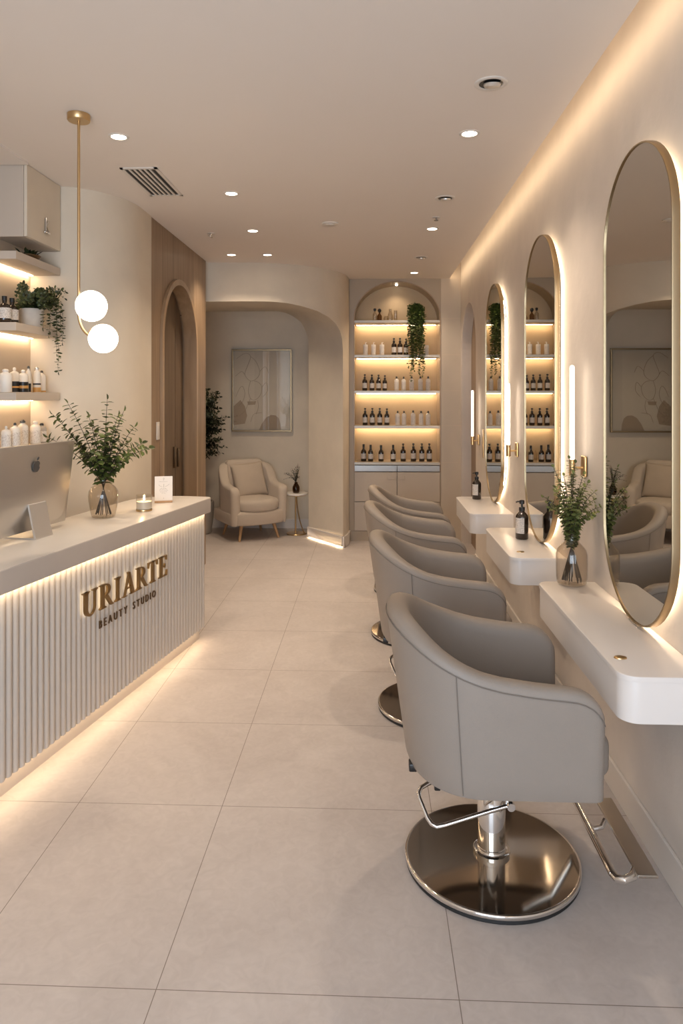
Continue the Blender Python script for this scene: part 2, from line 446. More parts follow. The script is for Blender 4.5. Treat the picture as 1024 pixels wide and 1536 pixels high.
# back: bulkhead wall that curves towards the shelving, with a rounded opening to the alcove
def bow(X):
    if X <= -1.2: return 6.70
    return 7.67 - math.sqrt(max(.97**2-(X+1.2)**2, 0))
def ztop(X):
    pts = [(-9,2.495),(-.95,2.495),(-.80,2.487),(-.66,2.465),(-.52,2.43),(-.42,2.385),(-.35,2.325),(-.31,2.255),(-.292,2.18),(-.285,2.06),(-.284,1.9)]
    for (a,za),(b,zb) in zip(pts, pts[1:]):
        if a <= X <= b: return za+(zb-za)*(X-a)/(b-a)
    return 0
xs = [-1.66,-1.4,-1.2,-1.1,-1.0,-.95,-.9,-.8,-.73,-.66,-.59,-.52,-.47,-.42,-.385,-.35,-.33,-.31,-.292,-.285,-.284]
w = MB()
w.quad((-2.5,6.70,0),(-1.66,6.70,0),(-1.66,6.70,ZC),(-2.5,6.70,ZC))
w.grid([[(x,bow(x),ztop(x)) for x in xs], [(x,bow(x),ZC) for x in xs]])
xs2 = [-.284,-.27,-.255,-.24,-.2305]
col = [(x,bow(x)) for x in xs2] + [(-.2300,7.69)]
w.grid([[(x,y,0) for x,y in col], [(x,y,ZC) for x,y in col]])
struct(w.build('wall_back_bulkhead', M['plaster'], angle=60, merge=False))
# reveal of the opening (soffit and jamb) lofted back into the alcove
outer = [(-.284,bow(-.284),0),(-.284,bow(-.284),1.0),(-.284,bow(-.284),1.9)] + [(x,bow(x),ztop(x)) for x in reversed(xs[:-1])]
n_c = 12
inner_c = []
for k in range(n_c+1):
    a = PI/2*k/n_c
    inner_c.append((-1.14+.45*math.cos(a), 7.87+.50*(1-math.cos(a))**1.0, 2.14+.46*math.sin(a)))
inner = [(-.69,7.87,0),(-.69,7.87,1.05)] + inner_c + [(-1.4,8.40,2.60),(-1.66,8.40,2.60)]
def resample(P, n):
    P = [V(p) for p in P]; d = [0]
    for a,b in zip(P,P[1:]): d.append(d[-1]+(b-a).length)
    out = []
    for i in range(n):
        t = d[-1]*i/(n-1); j = 0
        while j < len(d)-2 and d[j+1] < t: j += 1
        out.append(P[j].lerp(P[j+1], (t-d[j])/max(d[j+1]-d[j],1e-9)))
    return out
# split at the spring line so the verticals stay vertical
o1 = resample(outer[:3], 4); o2 = resample(outer[2:], 44)
i1 = resample(inner[:3], 4); i2 = resample(inner[2:], 44)
A = o1+o2[1:]; B = i1+i2[1:]
rows = [[a.lerp(b, t) for a,b in zip(A,B)] for t in (0,.25,.5,.75,1)]
back = [V((p.x*1.0-.004, 8.40, p.z)) for p in B]
w = MB(); w.grid(rows); w.grid([B, back])
w.quad((-2.35,6.70,2.495),(-1.66,6.70,2.495),(-1.66,8.40,2.60),(-2.35,8.40,2.60))
struct(w.build('wall_alcove_reveal', M['plaster'], angle=60, merge=False))
w = MB(); w.box(-2.4, -.2, 8.40, 8.48, 0, 2.9)
struct(w.build('wall_back_alcove', M['plaster'], smooth=False))
w = MB(); w.box(-2.42, -2.35, 6.70, 8.40, 0, 2.7)
struct(w.build('wall_alcove_left', M['wood'], smooth=False))
# alcove baseboards
w = MB(); w.rbox(-2.35, -.70, 8.385, 8.40, 0, .11, .004, 2)
struct(w.build('baseboard_back', M['base'], wn=True))
def strip(mb, P, th, z0, z1, m=0):
    """baseboard following plan points P (offset to the left-hand side)"""
    Q = []
    for i,p in enumerate(P):
        a = V(P[max(i-1,0)]); b = V(P[min(i+1,len(P)-1)]); t = (b-a).normalized()
        Q.append((p[0]-t.y*th, p[1]+t.x*th))
    mb.grid([[(*p,z0) for p in Q], [(*p,z1-.004) for p in Q], [(p[0]*.3+q[0]*.7,p[1]*.3+q[1]*.7,z1) for p,q in zip(P,Q)], [(*p,z1) for p in P]], m)
    mb.quad((*P[0],z0),(*Q[0],z0),(*Q[0],z1),(*P[0],z1)); mb.quad((*P[-1],z0),(*Q[-1],z0),(*Q[-1],z1),(*P[-1],z1))
w = MB()
strip(w, [(-.232,7.685),(-.24,bow(-.24)),(-.26,bow(-.26)),(-.286,bow(-.286)-.012)], .016, 0, .12)
struct(w.build('baseboard_bulkhead', M['base'], angle=30))
w = MB()
strip(w, [(-.284,bow(-.284)-.005),(-.69,7.87)], .016, .014, .12)
struct(w.build('baseboard_reveal', M['base'], angle=30))
w = MB(); P0_, P1_ = V((-.30,7.455)), V((-.685,7.855)); nn = V((-.69+.284, 7.87-bow(-.284))).normalized(); off = V((-nn.y, nn.x))*.006
a_ = V((-.29,bow(-.284)))+off; b_ = V((-.685,7.865))+off
w.quad((a_.x,a_.y,.0135),(b_.x,b_.y,.0135),(b_.x+off.x*1.2,b_.y+off.y*1.2,.0135),(a_.x+off.x*1.2,a_.y+off.y*1.2,.0135))
o = w.build('light_strip', M['led_under'], smooth=False); tag(o, 'warm light strip glowing under the baseboard of the alcove pier', 'light strip')

# wall beside the shelving unit: stone panels
w = MB(); w.box(.770, XW, YB, YB+.06, 0, WT)
jm = [.0, .43, .862, 1.262, 1.644, 2.036, 2.43, 2.865]
M['stone_panel'] = pbr('stone_wall_panel', (.56,.475,.375), .55, bump=.2, bscale=6, var=.05, vscale=3)
struct(w.build('wall_back', M['stone_panel'], smooth=False))
w = MB()
for z in jm[2:]:
    w.box(.772, XW-.001, YB-.0015, YB, z-.002, z+.002)
struct(w.build('trim_2', M['tan'], smooth=False))
w = MB(); w.box(-2.6, 1.2, 8.48, 8.56, 0, WT)
struct(w.build('wall_back_outer', M['plaster'], smooth=False))

# front wall behind the camera: shop window
w = MB()
w.box(-2.2, -1.75, YF-.1, YF, 0, WT); w.box(.75, 1.2, YF-.1, YF, 0, WT); w.box(-1.75, .75, YF-.1, YF, 0, .25); w.box(-1.75, .75, YF-.1, YF, 2.65, WT)
struct(w.build('wall_front', M['plaster'], smooth=False))
w = MB()
for x in (-1.75, -.925, -.10, .72): w.box(x, x+.03, YF-.08, YF-.03, .25, 2.65)
w.box(-1.75, .75, YF-.08, YF-.03, .25, .28); w.box(-1.75, .75, YF-.08, YF-.03, 2.62, 2.65)
win = struct(w.build('window_1', M['bronze_dark'], smooth=False))
w = MB(); w.quad((-1.75,YF-.055,.25),(.75,YF-.055,.25),(.75,YF-.055,2.65),(-1.75,YF-.055,2.65))
w.build('window_pane', M['glass'], win, smooth=False)

# cove light strip on top of the ceiling edge
w = MB(); w.quad((.864,YF+.1,ZC+.012),(.864,7.68,ZC+.012),(.864,7.68,ZC+.036),(.864,YF+.1,ZC+.036))
o = w.build('cove_light_strip', M['led_cove'], smooth=False); tag(o, 'long warm light strip hidden along the ceiling edge above the mirrors', 'light strip')

# ------------------------------------------------------------------ ceiling fixtures
def spot(loc, watts, ang=115, blend=.9, col=WARM2, rad=.035, parent=None):
    l = bpy.data.lights.new('downlight_lamp', 'SPOT'); l.energy = watts; l.color = col
    l.spot_size = math.radians(ang); l.spot_blend = blend; l.shadow_soft_size = rad
    o = bpy.data.objects.new('downlight_lamp', l); COL.objects.link(o); o.location = loc
    if parent: o.parent = parent
    return o
def ring_prof(r0, r1, d): return [(r0,0),(r0,-d*.6),(r0+.003,-d),(r1-.004,-d),(r1,-d*.4),(r1,0)]
dl = [(-1.231,3.40,'round ceiling downlight closest to the brass globe pendant'),
      (-.871,4.387,'round ceiling downlight just right of the air vent'),
      (-.904,5.393,'ceiling downlight in the middle of the left row, beyond the vent'),
      (-1.252,6.309,'small ceiling downlight next to the wood panelled wall'),
      (-.927,6.323,'ceiling downlight in front of the bulkhead, right one of the pair'),
      (.48,3.427,'largest lit downlight on the right side of the ceiling'),
      (.472,5.383,'lit ceiling downlight behind the sprinkler head'),
      (.456,7.317,'lit ceiling downlight right in front of the arched shelving')]
DLW = 33
for i,(x,y,lb) in enumerate(dl):
    t = thing('ceiling_downlight', lb, 'downlight', (x,y,ZC), 0, 'lit ceiling downlights')
    MB().lathe(ring_prof(.036,.05,.005), 28).build('trim_ring', M['white'], t)
    MB().lathe([(0.0001,-.002),(.036,-.002)], 28).build('lens', M['lens'], t)
    spot((0,0,-.012), DLW, parent=t)
t = thing('ceiling_downlight', 'tiny downlight in the alcove soffit above the framed picture', 'downlight', (-1.29,7.45,2.549), 0, 'lit ceiling downlights')
MB().lathe(ring_prof(.024,.036,.006), 24).build('trim_ring', M['white'], t)
MB().lathe([(0.0001,-.003),(.024,-.003)], 24).build('lens', M['lens'], t)
spot((0,0,-.015), 26, 130, parent=t)
for (x,y,lb,s) in ((.49,2.88,'nearest dark swivel spotlight set into the ceiling',1.0),(.48,4.547,'middle dark swivel spotlight set into the ceiling',.95),(.466,6.503,'farthest dark swivel spotlight set into the ceiling',.95)):
    t = thing('swivel_spotlight', lb, 'spotlight', (x,y,ZC), 0, 'dark swivel spotlights')
    MB().lathe([(r*s,z) for r,z in ring_prof(.048,.068,.005)], 28).build('trim_ring', M['white'], t)
    MB().lathe([(.0001,-.0015),(.048*s,-.0015)], 28).build('recess', M['black'], t)  # flat black disc on the ceiling, the shade of a recess painted as colour
    mt = Matrix.Translation((.004,-.006,-.004)) @ Matrix.Rotation(math.radians(12),4,'X')
    MB().lathe([(.034*s,0),(.035*s,-.006),(.030*s,-.014),(.018*s,-.017),(.0001,-.017)], 24, mat=mt).build('lamp_head', M['alu_light'], t)
t = thing('ceiling_sprinkler', 'small ceiling sprinkler head between the right downlights', 'sprinkler', (.47,5.041,ZC))
MB().lathe([(.028,0),(.028,-.004),(.0001,-.004)], 20).build('escutcheon', M['white'], t)
MB().lathe([(.006,-.004),(.006,-.02),(.016,-.021),(.016,-.024),(.0001,-.024)], 14).build('deflector', M['steel'], t)
t = thing('ceiling_sprinkler', 'chrome sprinkler head on the ceiling beside the wood panelling', 'sprinkler', (-1.243,5.469,ZC))
MB().lathe([(.03,0),(.03,-.004),(.0001,-.004)], 20).build('escutcheon', M['white'], t)
mt = Matrix.Rotation(math.radians(25),4,'Y')
MB().lathe([(.008,0),(.008,-.022),(.022,-.024),(.022,-.03),(.0001,-.03)], 14, mat=mt).build('deflector', M['chrome'], t)
t = thing('smoke_detector', 'flat white round smoke detector on the ceiling', 'smoke detector', (-.295,5.185,ZC))
MB().lathe([(.062,0),(.062,-.006),(.055,-.011),(.0001,-.012)], 32).build('housing', M['white'], t)
MB().lathe([(.030,-.0118),(.029,-.016),(.0001,-.016)], 24).build('sensor_cap', M['base'], t)

# air vent
t = thing('air_vent', 'rectangular white slotted air vent in the ceiling', 'air vent', (-1.29,4.14,ZC))
vx, vy = .105, .275
f = MB()
f.box(-vx,vx,-vy,-vy+.02,-.006,0); f.box(-vx,vx,vy-.02,vy,-.006,0); f.box(-vx,-vx+.018,-vy,vy,-.006,0); f.box(vx-.018,vx,-vy,vy,-.006,0)
f.build('frame', M['white'], t, smooth=False)
MB().box(-vx+.018,vx-.018,-vy+.02,vy-.02,-.0012,-.0002).build('dark_backing', M['dark'], t, smooth=False)
nb = 5; span = 2*(vx-.018)
for k in range(nb):
    x = -vx+.018+span*(k+1)/(nb+1)
    MB().box(x-.0062,x+.0062,-vy+.02,vy-.02,-.0065,-.0015).build('slat', M['white'], t, smooth=False)

# pendant with two globes
PX, PY = -1.315, 3.127
t = thing('pendant_lamp', 'brass pendant lamp with two glowing opal globes above the reception desk', 'pendant lamp', (PX,PY,ZC))
MB().lathe([(.0001,0),(.05,0),(.05,-.026),(.047,-.03),(.0001,-.03)], 32).build('canopy', M['brass'], t)
rod = MB()
pts = [(0,0,-.03),(0,0,-.90)]
for k in range(1,13):
    a = PI/2*k/12*.72
    pts.append((.085*(1-math.cos(a))/1.0*.9, 0, -.90-.105*math.sin(a)))
pts.append((.068,0,-.985))
rod.tube(pts, .0065, 10); rod.tube([(0,0,-.865),(.012,0,-.865),(.03,0,-.865)], .006, 8)
rod.build('rod', M['brass'], t)
MB().sphere((.058,0,-.865), .070).build('globe', M['globe'], t)
MB().sphere((.112,0,-1.012), .0655).build('globe', M['globe'], t)
mt = Matrix.Translation((.069,-.012,-.985)) @ V((-.55,-.25,.35)).normalized().to_track_quat('Z','Y').to_matrix().to_4x4()
MB().lathe([(.0001,.016),(.012,.016),(.026,.008),(.034,-.004),(.030,-.006)], 24, mat=mt).build('globe_cap', M['brass'], t)

# ------------------------------------------------------------------ arched shelving unit
SX0, SX1 = -.2305, .768
sc_ = (SX0+SX1)/2+.022; shw = .468; XI0, XI1 = -.172, .757
cx_ = (XI0+XI1)/2; hw_ = (XI1-XI0)/2
t = thing('shelving_unit', 'tall built-in shelving unit with an arched top and lit shelves', 'shelving', (cx_, YB, 0))
L0 = (cx_, YB, 0); YR = YB+.30
b = MB()
wall_arch(b, SX0, SX1, ZC, cx_, hw_, 2.43, .40, lambda s,z: (s,YB,z), z0=0, zbot=.757)
b.quad((SX0,YB,0),(SX1,YB,0),(SX1,YB,.0),(SX0,YB,0))
reveal(b, cx_, hw_, 2.43, .40, lambda s,z: (s,YB,z), lambda s,z: (s,YR,z), zb=.757)
b.quad((XI0,YB,.757),(XI1,YB,.757),(XI1,YR,.757),(XI0,YR,.757))
b.quad((SX1,YB,0),(SX1,YR,0),(SX1,YR,ZC),(SX1,YB,ZC))
M['cab'] = pbr('cabinet_face', (.43,.345,.25), .45, var=.03, vscale=3)
b.build('cabinet_body', M['cab'], t, loc=L0, angle=50, merge=False)
b = MB(); b.box(XI0-.01, XI1+.01, YR, YR+.02, .757, 2.86)
M['cab_back'] = pbr('cabinet_back', (.56,.42,.255), .5, var=.05, vscale=4)
b.build('back_panel', M['cab_back'], t, loc=L0, smooth=False)
b = MB(); arch_frame(b, cx_, hw_, 2.43, .40, .010, lambda s,z,d: (s,YB+d,z), 0, -.008, zb=.757, n=32)
b.build('arch_trim', M['wood_trim'], t, loc=L0, angle=50)
M['shelf_edge'] = pbr('shelf_edge', (.46,.40,.33), .4, .5)
SH = [2.414, 2.036, 1.644, 1.262, .862]
for i,z in enumerate(SH):
    b = MB(); b.rbox(XI0+.001, XI1-.001, YB-.004, YR-.001, z-.030, z, .003, 2)
    sh = b.build('shelf', M['steel'] if False else M['cab'], t, loc=L0, wn=True)
    b = MB(); b.box(XI0+.02, XI1-.02, YR-.055, YR-.035, z-.0345, z-.0305)
    if i < 4: b.build('light_strip', M['led'], sh, loc=L0, smooth=False)
    b = MB(); b.box(XI0+.001, XI1-.001, YB-.007, YB-.0045, z-.028, z-.002)
    b.build('front_edge', M['shelf_edge'], sh, loc=L0, smooth=False)
b = MB(); b.rbox(XI0+.002, cx_-.002, YB-.012, YB-.001, .762, .826, .002, 2); b.build('steel_drawer', M['steel'], t, loc=L0, wn=True)
b = MB(); b.rbox(cx_+.002, XI1-.002, YB-.012, YB-.001, .762, .826, .002, 2); b.build('steel_drawer', M['steel'], t, loc=L0, wn=True)
M['cab_door'] = pbr('cabinet_door', (.52,.445,.36), .45, var=.02, vscale=3)
for (z0,z1) in ((.435,.752),(.115,.427)):
    for (x0,x1,sgn) in ((XI0+.002,cx_-.003,-1),(cx_+.003,XI1-.002,1)):
        b = MB(); b.rbox(x0, x1, YB-.018, YB-.001, z0, z1, .003, 2); d = b.build('door', M['cab_door'], t, loc=L0, wn=True)
        if z0 > .4:
            b = MB()
            xa, xb = (cx_-.105, cx_-.012) if sgn < 0 else (cx_+.012, cx_+.085)
            b.rbox(xa, xb, YB-.026, YB-.0185, .675, .712, .003, 2)
            b.build('handle', M['cab_door'], d, loc=L0, wn=True)
b = MB(); b.box(SX0, SX1, YB-.006, YB+.02, 0, .108); b.build('plinth', M['cab'], t, loc=L0, smooth=False)
b = MB(); b.lathe([(.0001,-.012),(.010,-.012),(.014,0)], 14, c=(cx_,YB+.15,2.826)); b.build('arch_spotlight', M['lens'], t, loc=L0)
lp = spot((0,.15,2.80), 3, 130, parent=t)

# ---- bottles
def bottle_mesh(kind):
    """returns list of (part name, MB, material) in metres, base at z=0"""
    out = []
    if kind == 'pump':                                     # tall amber pump bottle
        out.append(('bottle', MB().lathe([(.0001,0),(.026,0),(.029,.003),(.029,.105),(.027,.118),(.018,.130),(.012,.136),(.012,.146),(.0001,.146)], 24), M['amber']))
        p = MB().lathe([(.0135,.140),(.0135,.158),(.005,.160),(.005,.172),(.011,.173),(.012,.186),(.009,.190),(.0001,.190)], 16)
        p.tube([(0,0,.181),(-.004,-.016,.181),(-.005,-.022,.177)], .004, 8)
        out.append(('pump', p, M['black']))
        out.append(('label', label_wrap(.0293,.030,.088), M['label']))
    elif kind == 'stopper':                                # amber bottle with a slim black cap
        out.append(('bottle', MB().lathe([(.0001,0),(.026,0),(.029,.003),(.029,.098),(.025,.112),(.014,.126),(.011,.134),(.011,.148),(.0001,.148)], 24), M['amber']))
        out.append(('cap', MB().lathe([(.0125,.146),(.0125,.176),(.010,.180),(.0001,.180)], 16), M['black']))
        out.append(('label', label_wrap(.0293,.028,.082), M['label']))
    elif kind == 'white':                                  # white bottle with a dark dispensing cap
        out.append(('bottle', MB().lathe([(.0001,0),(.023,0),(.026,.003),(.026,.110),(.022,.122),(.010,.130),(.010,.134),(.0001,.134)], 24), M['bottle_white']))
        out.append(('cap', MB().lathe([(.010,.132),(.010,.150),(.006,.158),(.0001,.158)], 14), M['grey_dark']))
        out.append(('label', label_wrap(.0263,.025,.095), M['label_faint']))
    elif kind == 'white_low':                              # short white bottle with a pale pump
        out.append(('bottle', MB().lathe([(.0001,0),(.023,0),(.026,.003),(.026,.112),(.023,.118),(.0001,.120)], 24), M['bottle_white']))
        p = MB().lathe([(.007,.118),(.006,.142),(.0001,.142)], 12); p.tube([(0,0,.14),(.016,-.010,.14)], .0035, 8)
        out.append(('pump', p, M['wax']))
        out.append(('label', label_wrap(.0263,.020,.095), M['label_faint']))
    elif kind == 'jar':
        out.append(('bottle', MB().lathe([(.0001,0),(.024,0),(.024,.09),(.020,.1),(.0001,.1)], 22), M['bottle_white']))
        out.append(('label', label_wrap(.0243,.02,.075), M['label_faint']))
    return out
def label_wrap(r, z0, z1, a0=-PI*.86, a1=-PI*.14, n=14, m=0):
    mb = MB(); rows = [[], [], [], []]
    for k in range(n+1):
        a = a0+(a1-a0)*k/n; c, s = math.cos(a), math.sin(a)
        rows[0].append((r*c,r*s,z0)); rows[1].append((r*c,r*s,z1)); rows[2].append(((r-.0006)*c,(r-.0006)*s,z1)); rows[3].append(((r-.0006)*c,(r-.0006)*s,z0))
    mb.grid(rows + [rows[0]]); return mb
PROTO = {}
def place_bottle(kind, name, loc, label, cat, group, rz=0, s=1.0):
    if kind not in PROTO:
        t = thing(name, label, cat, loc, rz, group)
        for nm, mb, mt in bottle_mesh(kind): mb.build(nm, mt, t, angle=50)
        PROTO[kind] = t
    else:
        t = copy_tree(PROTO[kind], loc, rz, label); t.name = name; t['group'] = group
    t.scale = (s,s,s)
    return t
ORD = ['first','second','third','fourth','fifth','sixth','seventh','eighth']
ROWN = {1:'shelf under the arched top', 2:'second lit shelf', 3:'third lit shelf', 4:'lowest lit shelf'}
pxm = (YB+.10)/1055.
def xs_of(px): return (px-512)/1055*(YB+.10)*1.0 - (43/1055.)*(YB+.10)
def row(kind, name, pxs, ri, desc, cat, s=1.0, sizes=None):
    n = len(pxs)
    for k,px in enumerate(pxs):
        lb = f"{ORD[k]} {desc} from left on the {ROWN[ri]}" if n > 1 else f"{desc} on the {ROWN[ri]}"
        sc2 = sizes[k] if sizes else s
        place_bottle(kind, name, (xs_of(px), YB+.10+random.uniform(-.008,.008), SH[ri]+.0005), lb, cat, f"{cat}s on the {ROWN[ri]}", random.uniform(-.25,.25), sc2)
row('white_low','white_bottle',[548,560,572.6],1,'short white pump bottle','white bottle',1.0)
row('pump','pump_bottle',[590.5,599.5,608.5],1,'black pump bottle','pump bottle',sizes=[1.0,1.0,.96])
row('jar','white_jar',[639],1,'plain white jar under the trailing ivy','jar',1.1)
row('pump','pump_bottle',[547,557.5,567.5,577],2,'black pump bottle','pump bottle',sizes=[.96,.94,.93,.90])
row('white','white_bottle',[594.5,605,617,630,641.5],2,'white bottle with dark cap','white bottle',sizes=[1.0,.98,1.0,1.0,1.0])
row('pump','pump_bottle',[547.4,558.2,569.3,580],3,'black pump bottle','pump bottle',sizes=[1.0,1.0,1.0,.98])
row('white','white_bottle',[596,605.5,619,631,641.5],3,'white bottle with dark cap','white bottle',sizes=[1.0,1.0,1.04,1.0,1.0])
row('stopper','stopper_bottle',[545.2,555.7,571.3,589.3],4,'slim-capped black bottle','bottle',sizes=[1.05,1.02,1.0,1.02])
row('pump','pump_bottle',[604.3,619.5,632,643.3],4,'larger black pump bottle','pump bottle',sizes=[1.04,1.05,1.05,1.05])
# glass on the top shelf
zt = SH[0]+.0005
def glass_flask(px, prof, label, cat, name, stop=None, mat='glass_thick'):
    t = thing(name, label, cat, (xs_of(px), YB+.12, zt))
    MB().lathe(prof, 20).build('vessel', M[mat], t)
    if stop: MB().lathe(stop, 14).build('stopper', M['black'], t)
glass_flask(562, [(.0001,0),(.022,0),(.024,.004),(.024,.075),(.010,.098),(.010,.115)], 'glass decanter with a black stopper at the left end of the top arched shelf', 'decanter', 'glass_decanter', [(.011,.112),(.016,.128),(.014,.142),(.0001,.146)])
glass_flask(569, [(.0001,0),(.024,0),(.026,.004),(.026,.06),(.009,.085),(.009,.1)], 'dark glass decanter with a round black stopper, second on the top arched shelf', 'decanter', 'glass_decanter', [(.010,.098),(.020,.112),(.020,.128),(.010,.14),(.0001,.142)], 'glass_brown')
glass_flask(578.6, [(.0001,0),(.020,0),(.026,.02),(.026,.035),(.016,.052),(.018,.058)], 'small round clear glass bowl in the middle of the glassware on the top shelf', 'glass bowl', 'glass_bowl')
glass_flask(585, [(.0001,0),(.030,0),(.032,.005),(.030,.06),(.016,.1),(.014,.13),(.018,.136)], 'large clear glass flask on the top arched shelf', 'glass flask', 'glass_flask')
glass_flask(593, [(.0001,0),(.016,0),(.018,.004),(.018,.12)], 'tall narrow clear glass at the right of the glassware on the top shelf', 'glass', 'tall_glass')
glass_flask(562.6, [(.0001,0),(.0001,.001)], 'x', 'x', 'x') if False else None
t = thing('clear_bottle', 'narrow empty clear bottle between black bottles on the lowest lit shelf', 'clear bottle', (xs_of(562.7), YB+.14, SH[4]+.0005))
MB().lathe([(.0001,0),(.014,0),(.016,.003),(.016,.09),(.008,.105),(.008,.125)], 18).build('vessel', M['glass'], t)
t = thing('clear_bottle', 'small clear vial among the white bottles on the third lit shelf', 'clear bottle', (xs_of(612.3), YB+.12, SH[3]+.0005))
MB().lathe([(.0001,0),(.012,0),(.013,.003),(.013,.05),(.006,.062),(.006,.075)], 18).build('vessel', M['glass'], t)

# ------------------------------------------------------------------ foliage tools
def leaf(mb, p, d, up, L, W, fold=.25, droop=.15):
    d = V(d).normalized(); sd = d.cross(V(up))
    if sd.length < 1e-4: sd = d.orthogonal()
    sd.normalize(); n = sd.cross(d).normalized()
    p = V(p)
    def q(a, s, h): return p + d*(a*L) + sd*(s*W/2) + n*(h*W - droop*a*a*L)
    vs = [q(0,0,0), q(.3,.85,fold*.4), q(.68,.9,fold*.4), q(1,0,0), q(.68,-.9,fold*.4), q(.3,-.85,fold*.4), q(.3,0,0), q(.68,0,0)]
    mb.add(vs, [(0,1,6),(1,2,7,6),(2,3,7),(3,4,7),(4,5,6,7),(5,0,6)])
def bez(a, b, c, n):
    a, b, c = V(a), V(b), V(c)
    return [a*((1-t)**2)+b*(2*t*(1-t))+c*(t*t) for t in [i/(n-1) for i in range(n)]]
def leafy(stem, fol, pts, r0, r1, t0, step, L, W, rnd, spread=.9, n=5, taper=.55):
    N = len(pts)
    stem.tube(pts, [r0+(r1-r0)*i/(N-1) for i in range(N)], n)
    d = [0]
    for a,b in zip(pts,pts[1:]): d.append(d[-1]+(V(b)-V(a)).length)
    tot = d[-1]; s = t0*tot; ang = rnd.uniform(0,6)
    while s < tot:
        j = 0
        while j < N-2 and d[j+1] < s: j += 1
        f = (s-d[j])/max(d[j+1]-d[j],1e-9); p = V(pts[j]).lerp(V(pts[j+1]), f)
        t = (V(pts[j+1])-V(pts[j])).normalized()
        side = t.orthogonal().normalized(); side.rotate(Matrix.Rotation(ang, 3, t))
        k = 1-(1-taper)*(s/tot)
        k *= rnd.uniform(.8,1.2)
        for sg in (1,-1):
            dd = t*(1-spread)+side*sg*spread + V((rnd.uniform(-.25,.25),rnd.uniform(-.25,.25),rnd.uniform(-.2,.25)))
            leaf(fol, p, dd, t+V((rnd.uniform(-.4,.4),rnd.uniform(-.4,.4),.5)), L*k, W*k)
        ang += 1.2+rnd.uniform(-.35,.35); s += step*rnd.uniform(.8,1.2)
    t = (V(pts[-1])-V(pts[-2])).normalized(); leaf(fol, pts[-1], t, t.orthogonal(), L*taper, W*taper)

# ivy hanging from the top shelf
R = random.Random(3)
ix, iy = xs_of(623), YB+.06
t = thing('hanging_ivy', 'green ivy trailing down from the top shelf of the arched shelving', 'plant', (ix,iy,zt))
MB().lathe([(.0001,0),(.034,0),(.045,.06),(.048,.085),(.042,.085),(.040,.07),(.0001,.07)], 24).build('pot', M['black'], t)
st, fo = MB(), MB()
for k in range(56):
    a = R.uniform(-PI,0) if k % 5 else R.uniform(0,PI)
    L = (.20 + .42*R.random()) if k > 5 else R.uniform(.55,.74)
    ex, ey = .10*math.cos(a)*R.uniform(.4,1.05), -.105-.04*R.random()
    top = .12+R.uniform(0,.06)
    p = [V((.02*math.cos(a), .02*math.sin(a), .07)), V((ex*.5, ey*.45, top)), V((ex*.9, ey*.9, .07))]
    zz = .07; x, y = ex*.95, ey
    n = max(3,int(L/.05))
    for i in range(n):
        zz -= L/n; x += R.uniform(-.010,.010); y += R.uniform(-.004,.004)
        p.append(V((x, min(y,-.085), zz)))
    leafy(st, fo, p, .0014, .0007, .05, .026, .031, .027, R, .7, 4, .75)
for k in range(24):
    a = R.uniform(0,2*PI)
    p = bez((0,0,.07),(.03*math.cos(a),.03*math.sin(a),.15),(.085*math.cos(a),.05*math.sin(a)-.02,.13+R.uniform(-.03,.04)),6)
    leafy(st, fo, p, .0014, .0007, .2, .022, .026, .021, R, .85, 4, .7)
st.build('stems', M['stem'], t, merge=False); fo.build('foliage', M['leaf_ivy'], t, merge=False, smooth=False)

# ------------------------------------------------------------------ reception desk
DRZ = -math.atan2(.1866,.9824)
DO = V((-1.12,4.57,0))
def D(x,y,z=0):                       # desk local -> world
    c, s = math.cos(DRZ), math.sin(DRZ)
    return V((DO.x+c*x-s*y, DO.y+s*x+c*y, z))
t = thing('reception_desk', 'white fluted reception desk with a stone top and gold lettering', 'reception desk', DO, DRZ)
YN = -2.75; ZT = .93; ZU = .838
# countertop: rounded far end
def rr_poly(x0,x1,y0,y1,r0,r1,n=8):
    """corners r0 (x1,y1 far-front), r1 (x0,y1 far-back)"""
    P = [(x0,y0),(x1,y0)]
    for k in range(n+1):
        a = PI/2*k/n; P.append((x1-r0+r0*math.cos(a), y1-r0+r0*math.sin(a)))
    for k in range(n+1):
        a = PI/2+PI/2*k/n; P.append((x0+r1+r1*math.cos(a), y1-r1+r1*math.sin(a)))
    return P
def slab(mb, P, z0, z1, r, m=0, mtop=None):
    """horizontal slab with a softened top edge"""
    cx = sum(p[0] for p in P)/len(P); cy = sum(p[1] for p in P)/len(P)
    def inset(d):
        out = []
        n = len(P)
        for i in range(n):
            a, b, c = V(P[i-1]), V(P[i]), V(P[(i+1)%n])
            t1 = (b-a).normalized() if (b-a).length>1e-9 else V((1,0)); t2 = (c-b).normalized() if (c-b).length>1e-9 else t1
            nn = V((-t1.y-t2.y, t1.x+t2.x)); nn = nn.normalized() if nn.length > 1e-6 else V((0,0))
            k = max(nn.dot(V((-t1.y,t1.x))), .4)
            out.append((b.x+nn.x*d/k, b.y+nn.y*d/k))
        return out
    rings = [(0,z0),(0,z1-r)] + [(r*(1-math.cos(a)), z1-r+r*math.sin(a)) for a in (PI/6,PI/3,PI/2)]
    rows = [[(x,y,z) for x,y in inset(d)] for d,z in rings]
    mb.grid(rows, m, closed=True)
    mb.add(rows[-1], [tuple(range(len(P)))], m if mtop is None else mtop)
    mb.add(rows[0], [tuple(range(len(P)-1,-1,-1))], m)
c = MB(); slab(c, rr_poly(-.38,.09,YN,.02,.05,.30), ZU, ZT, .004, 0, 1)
c.build('countertop', [M['stone_side_shade'], M['stone']], t, angle=45)
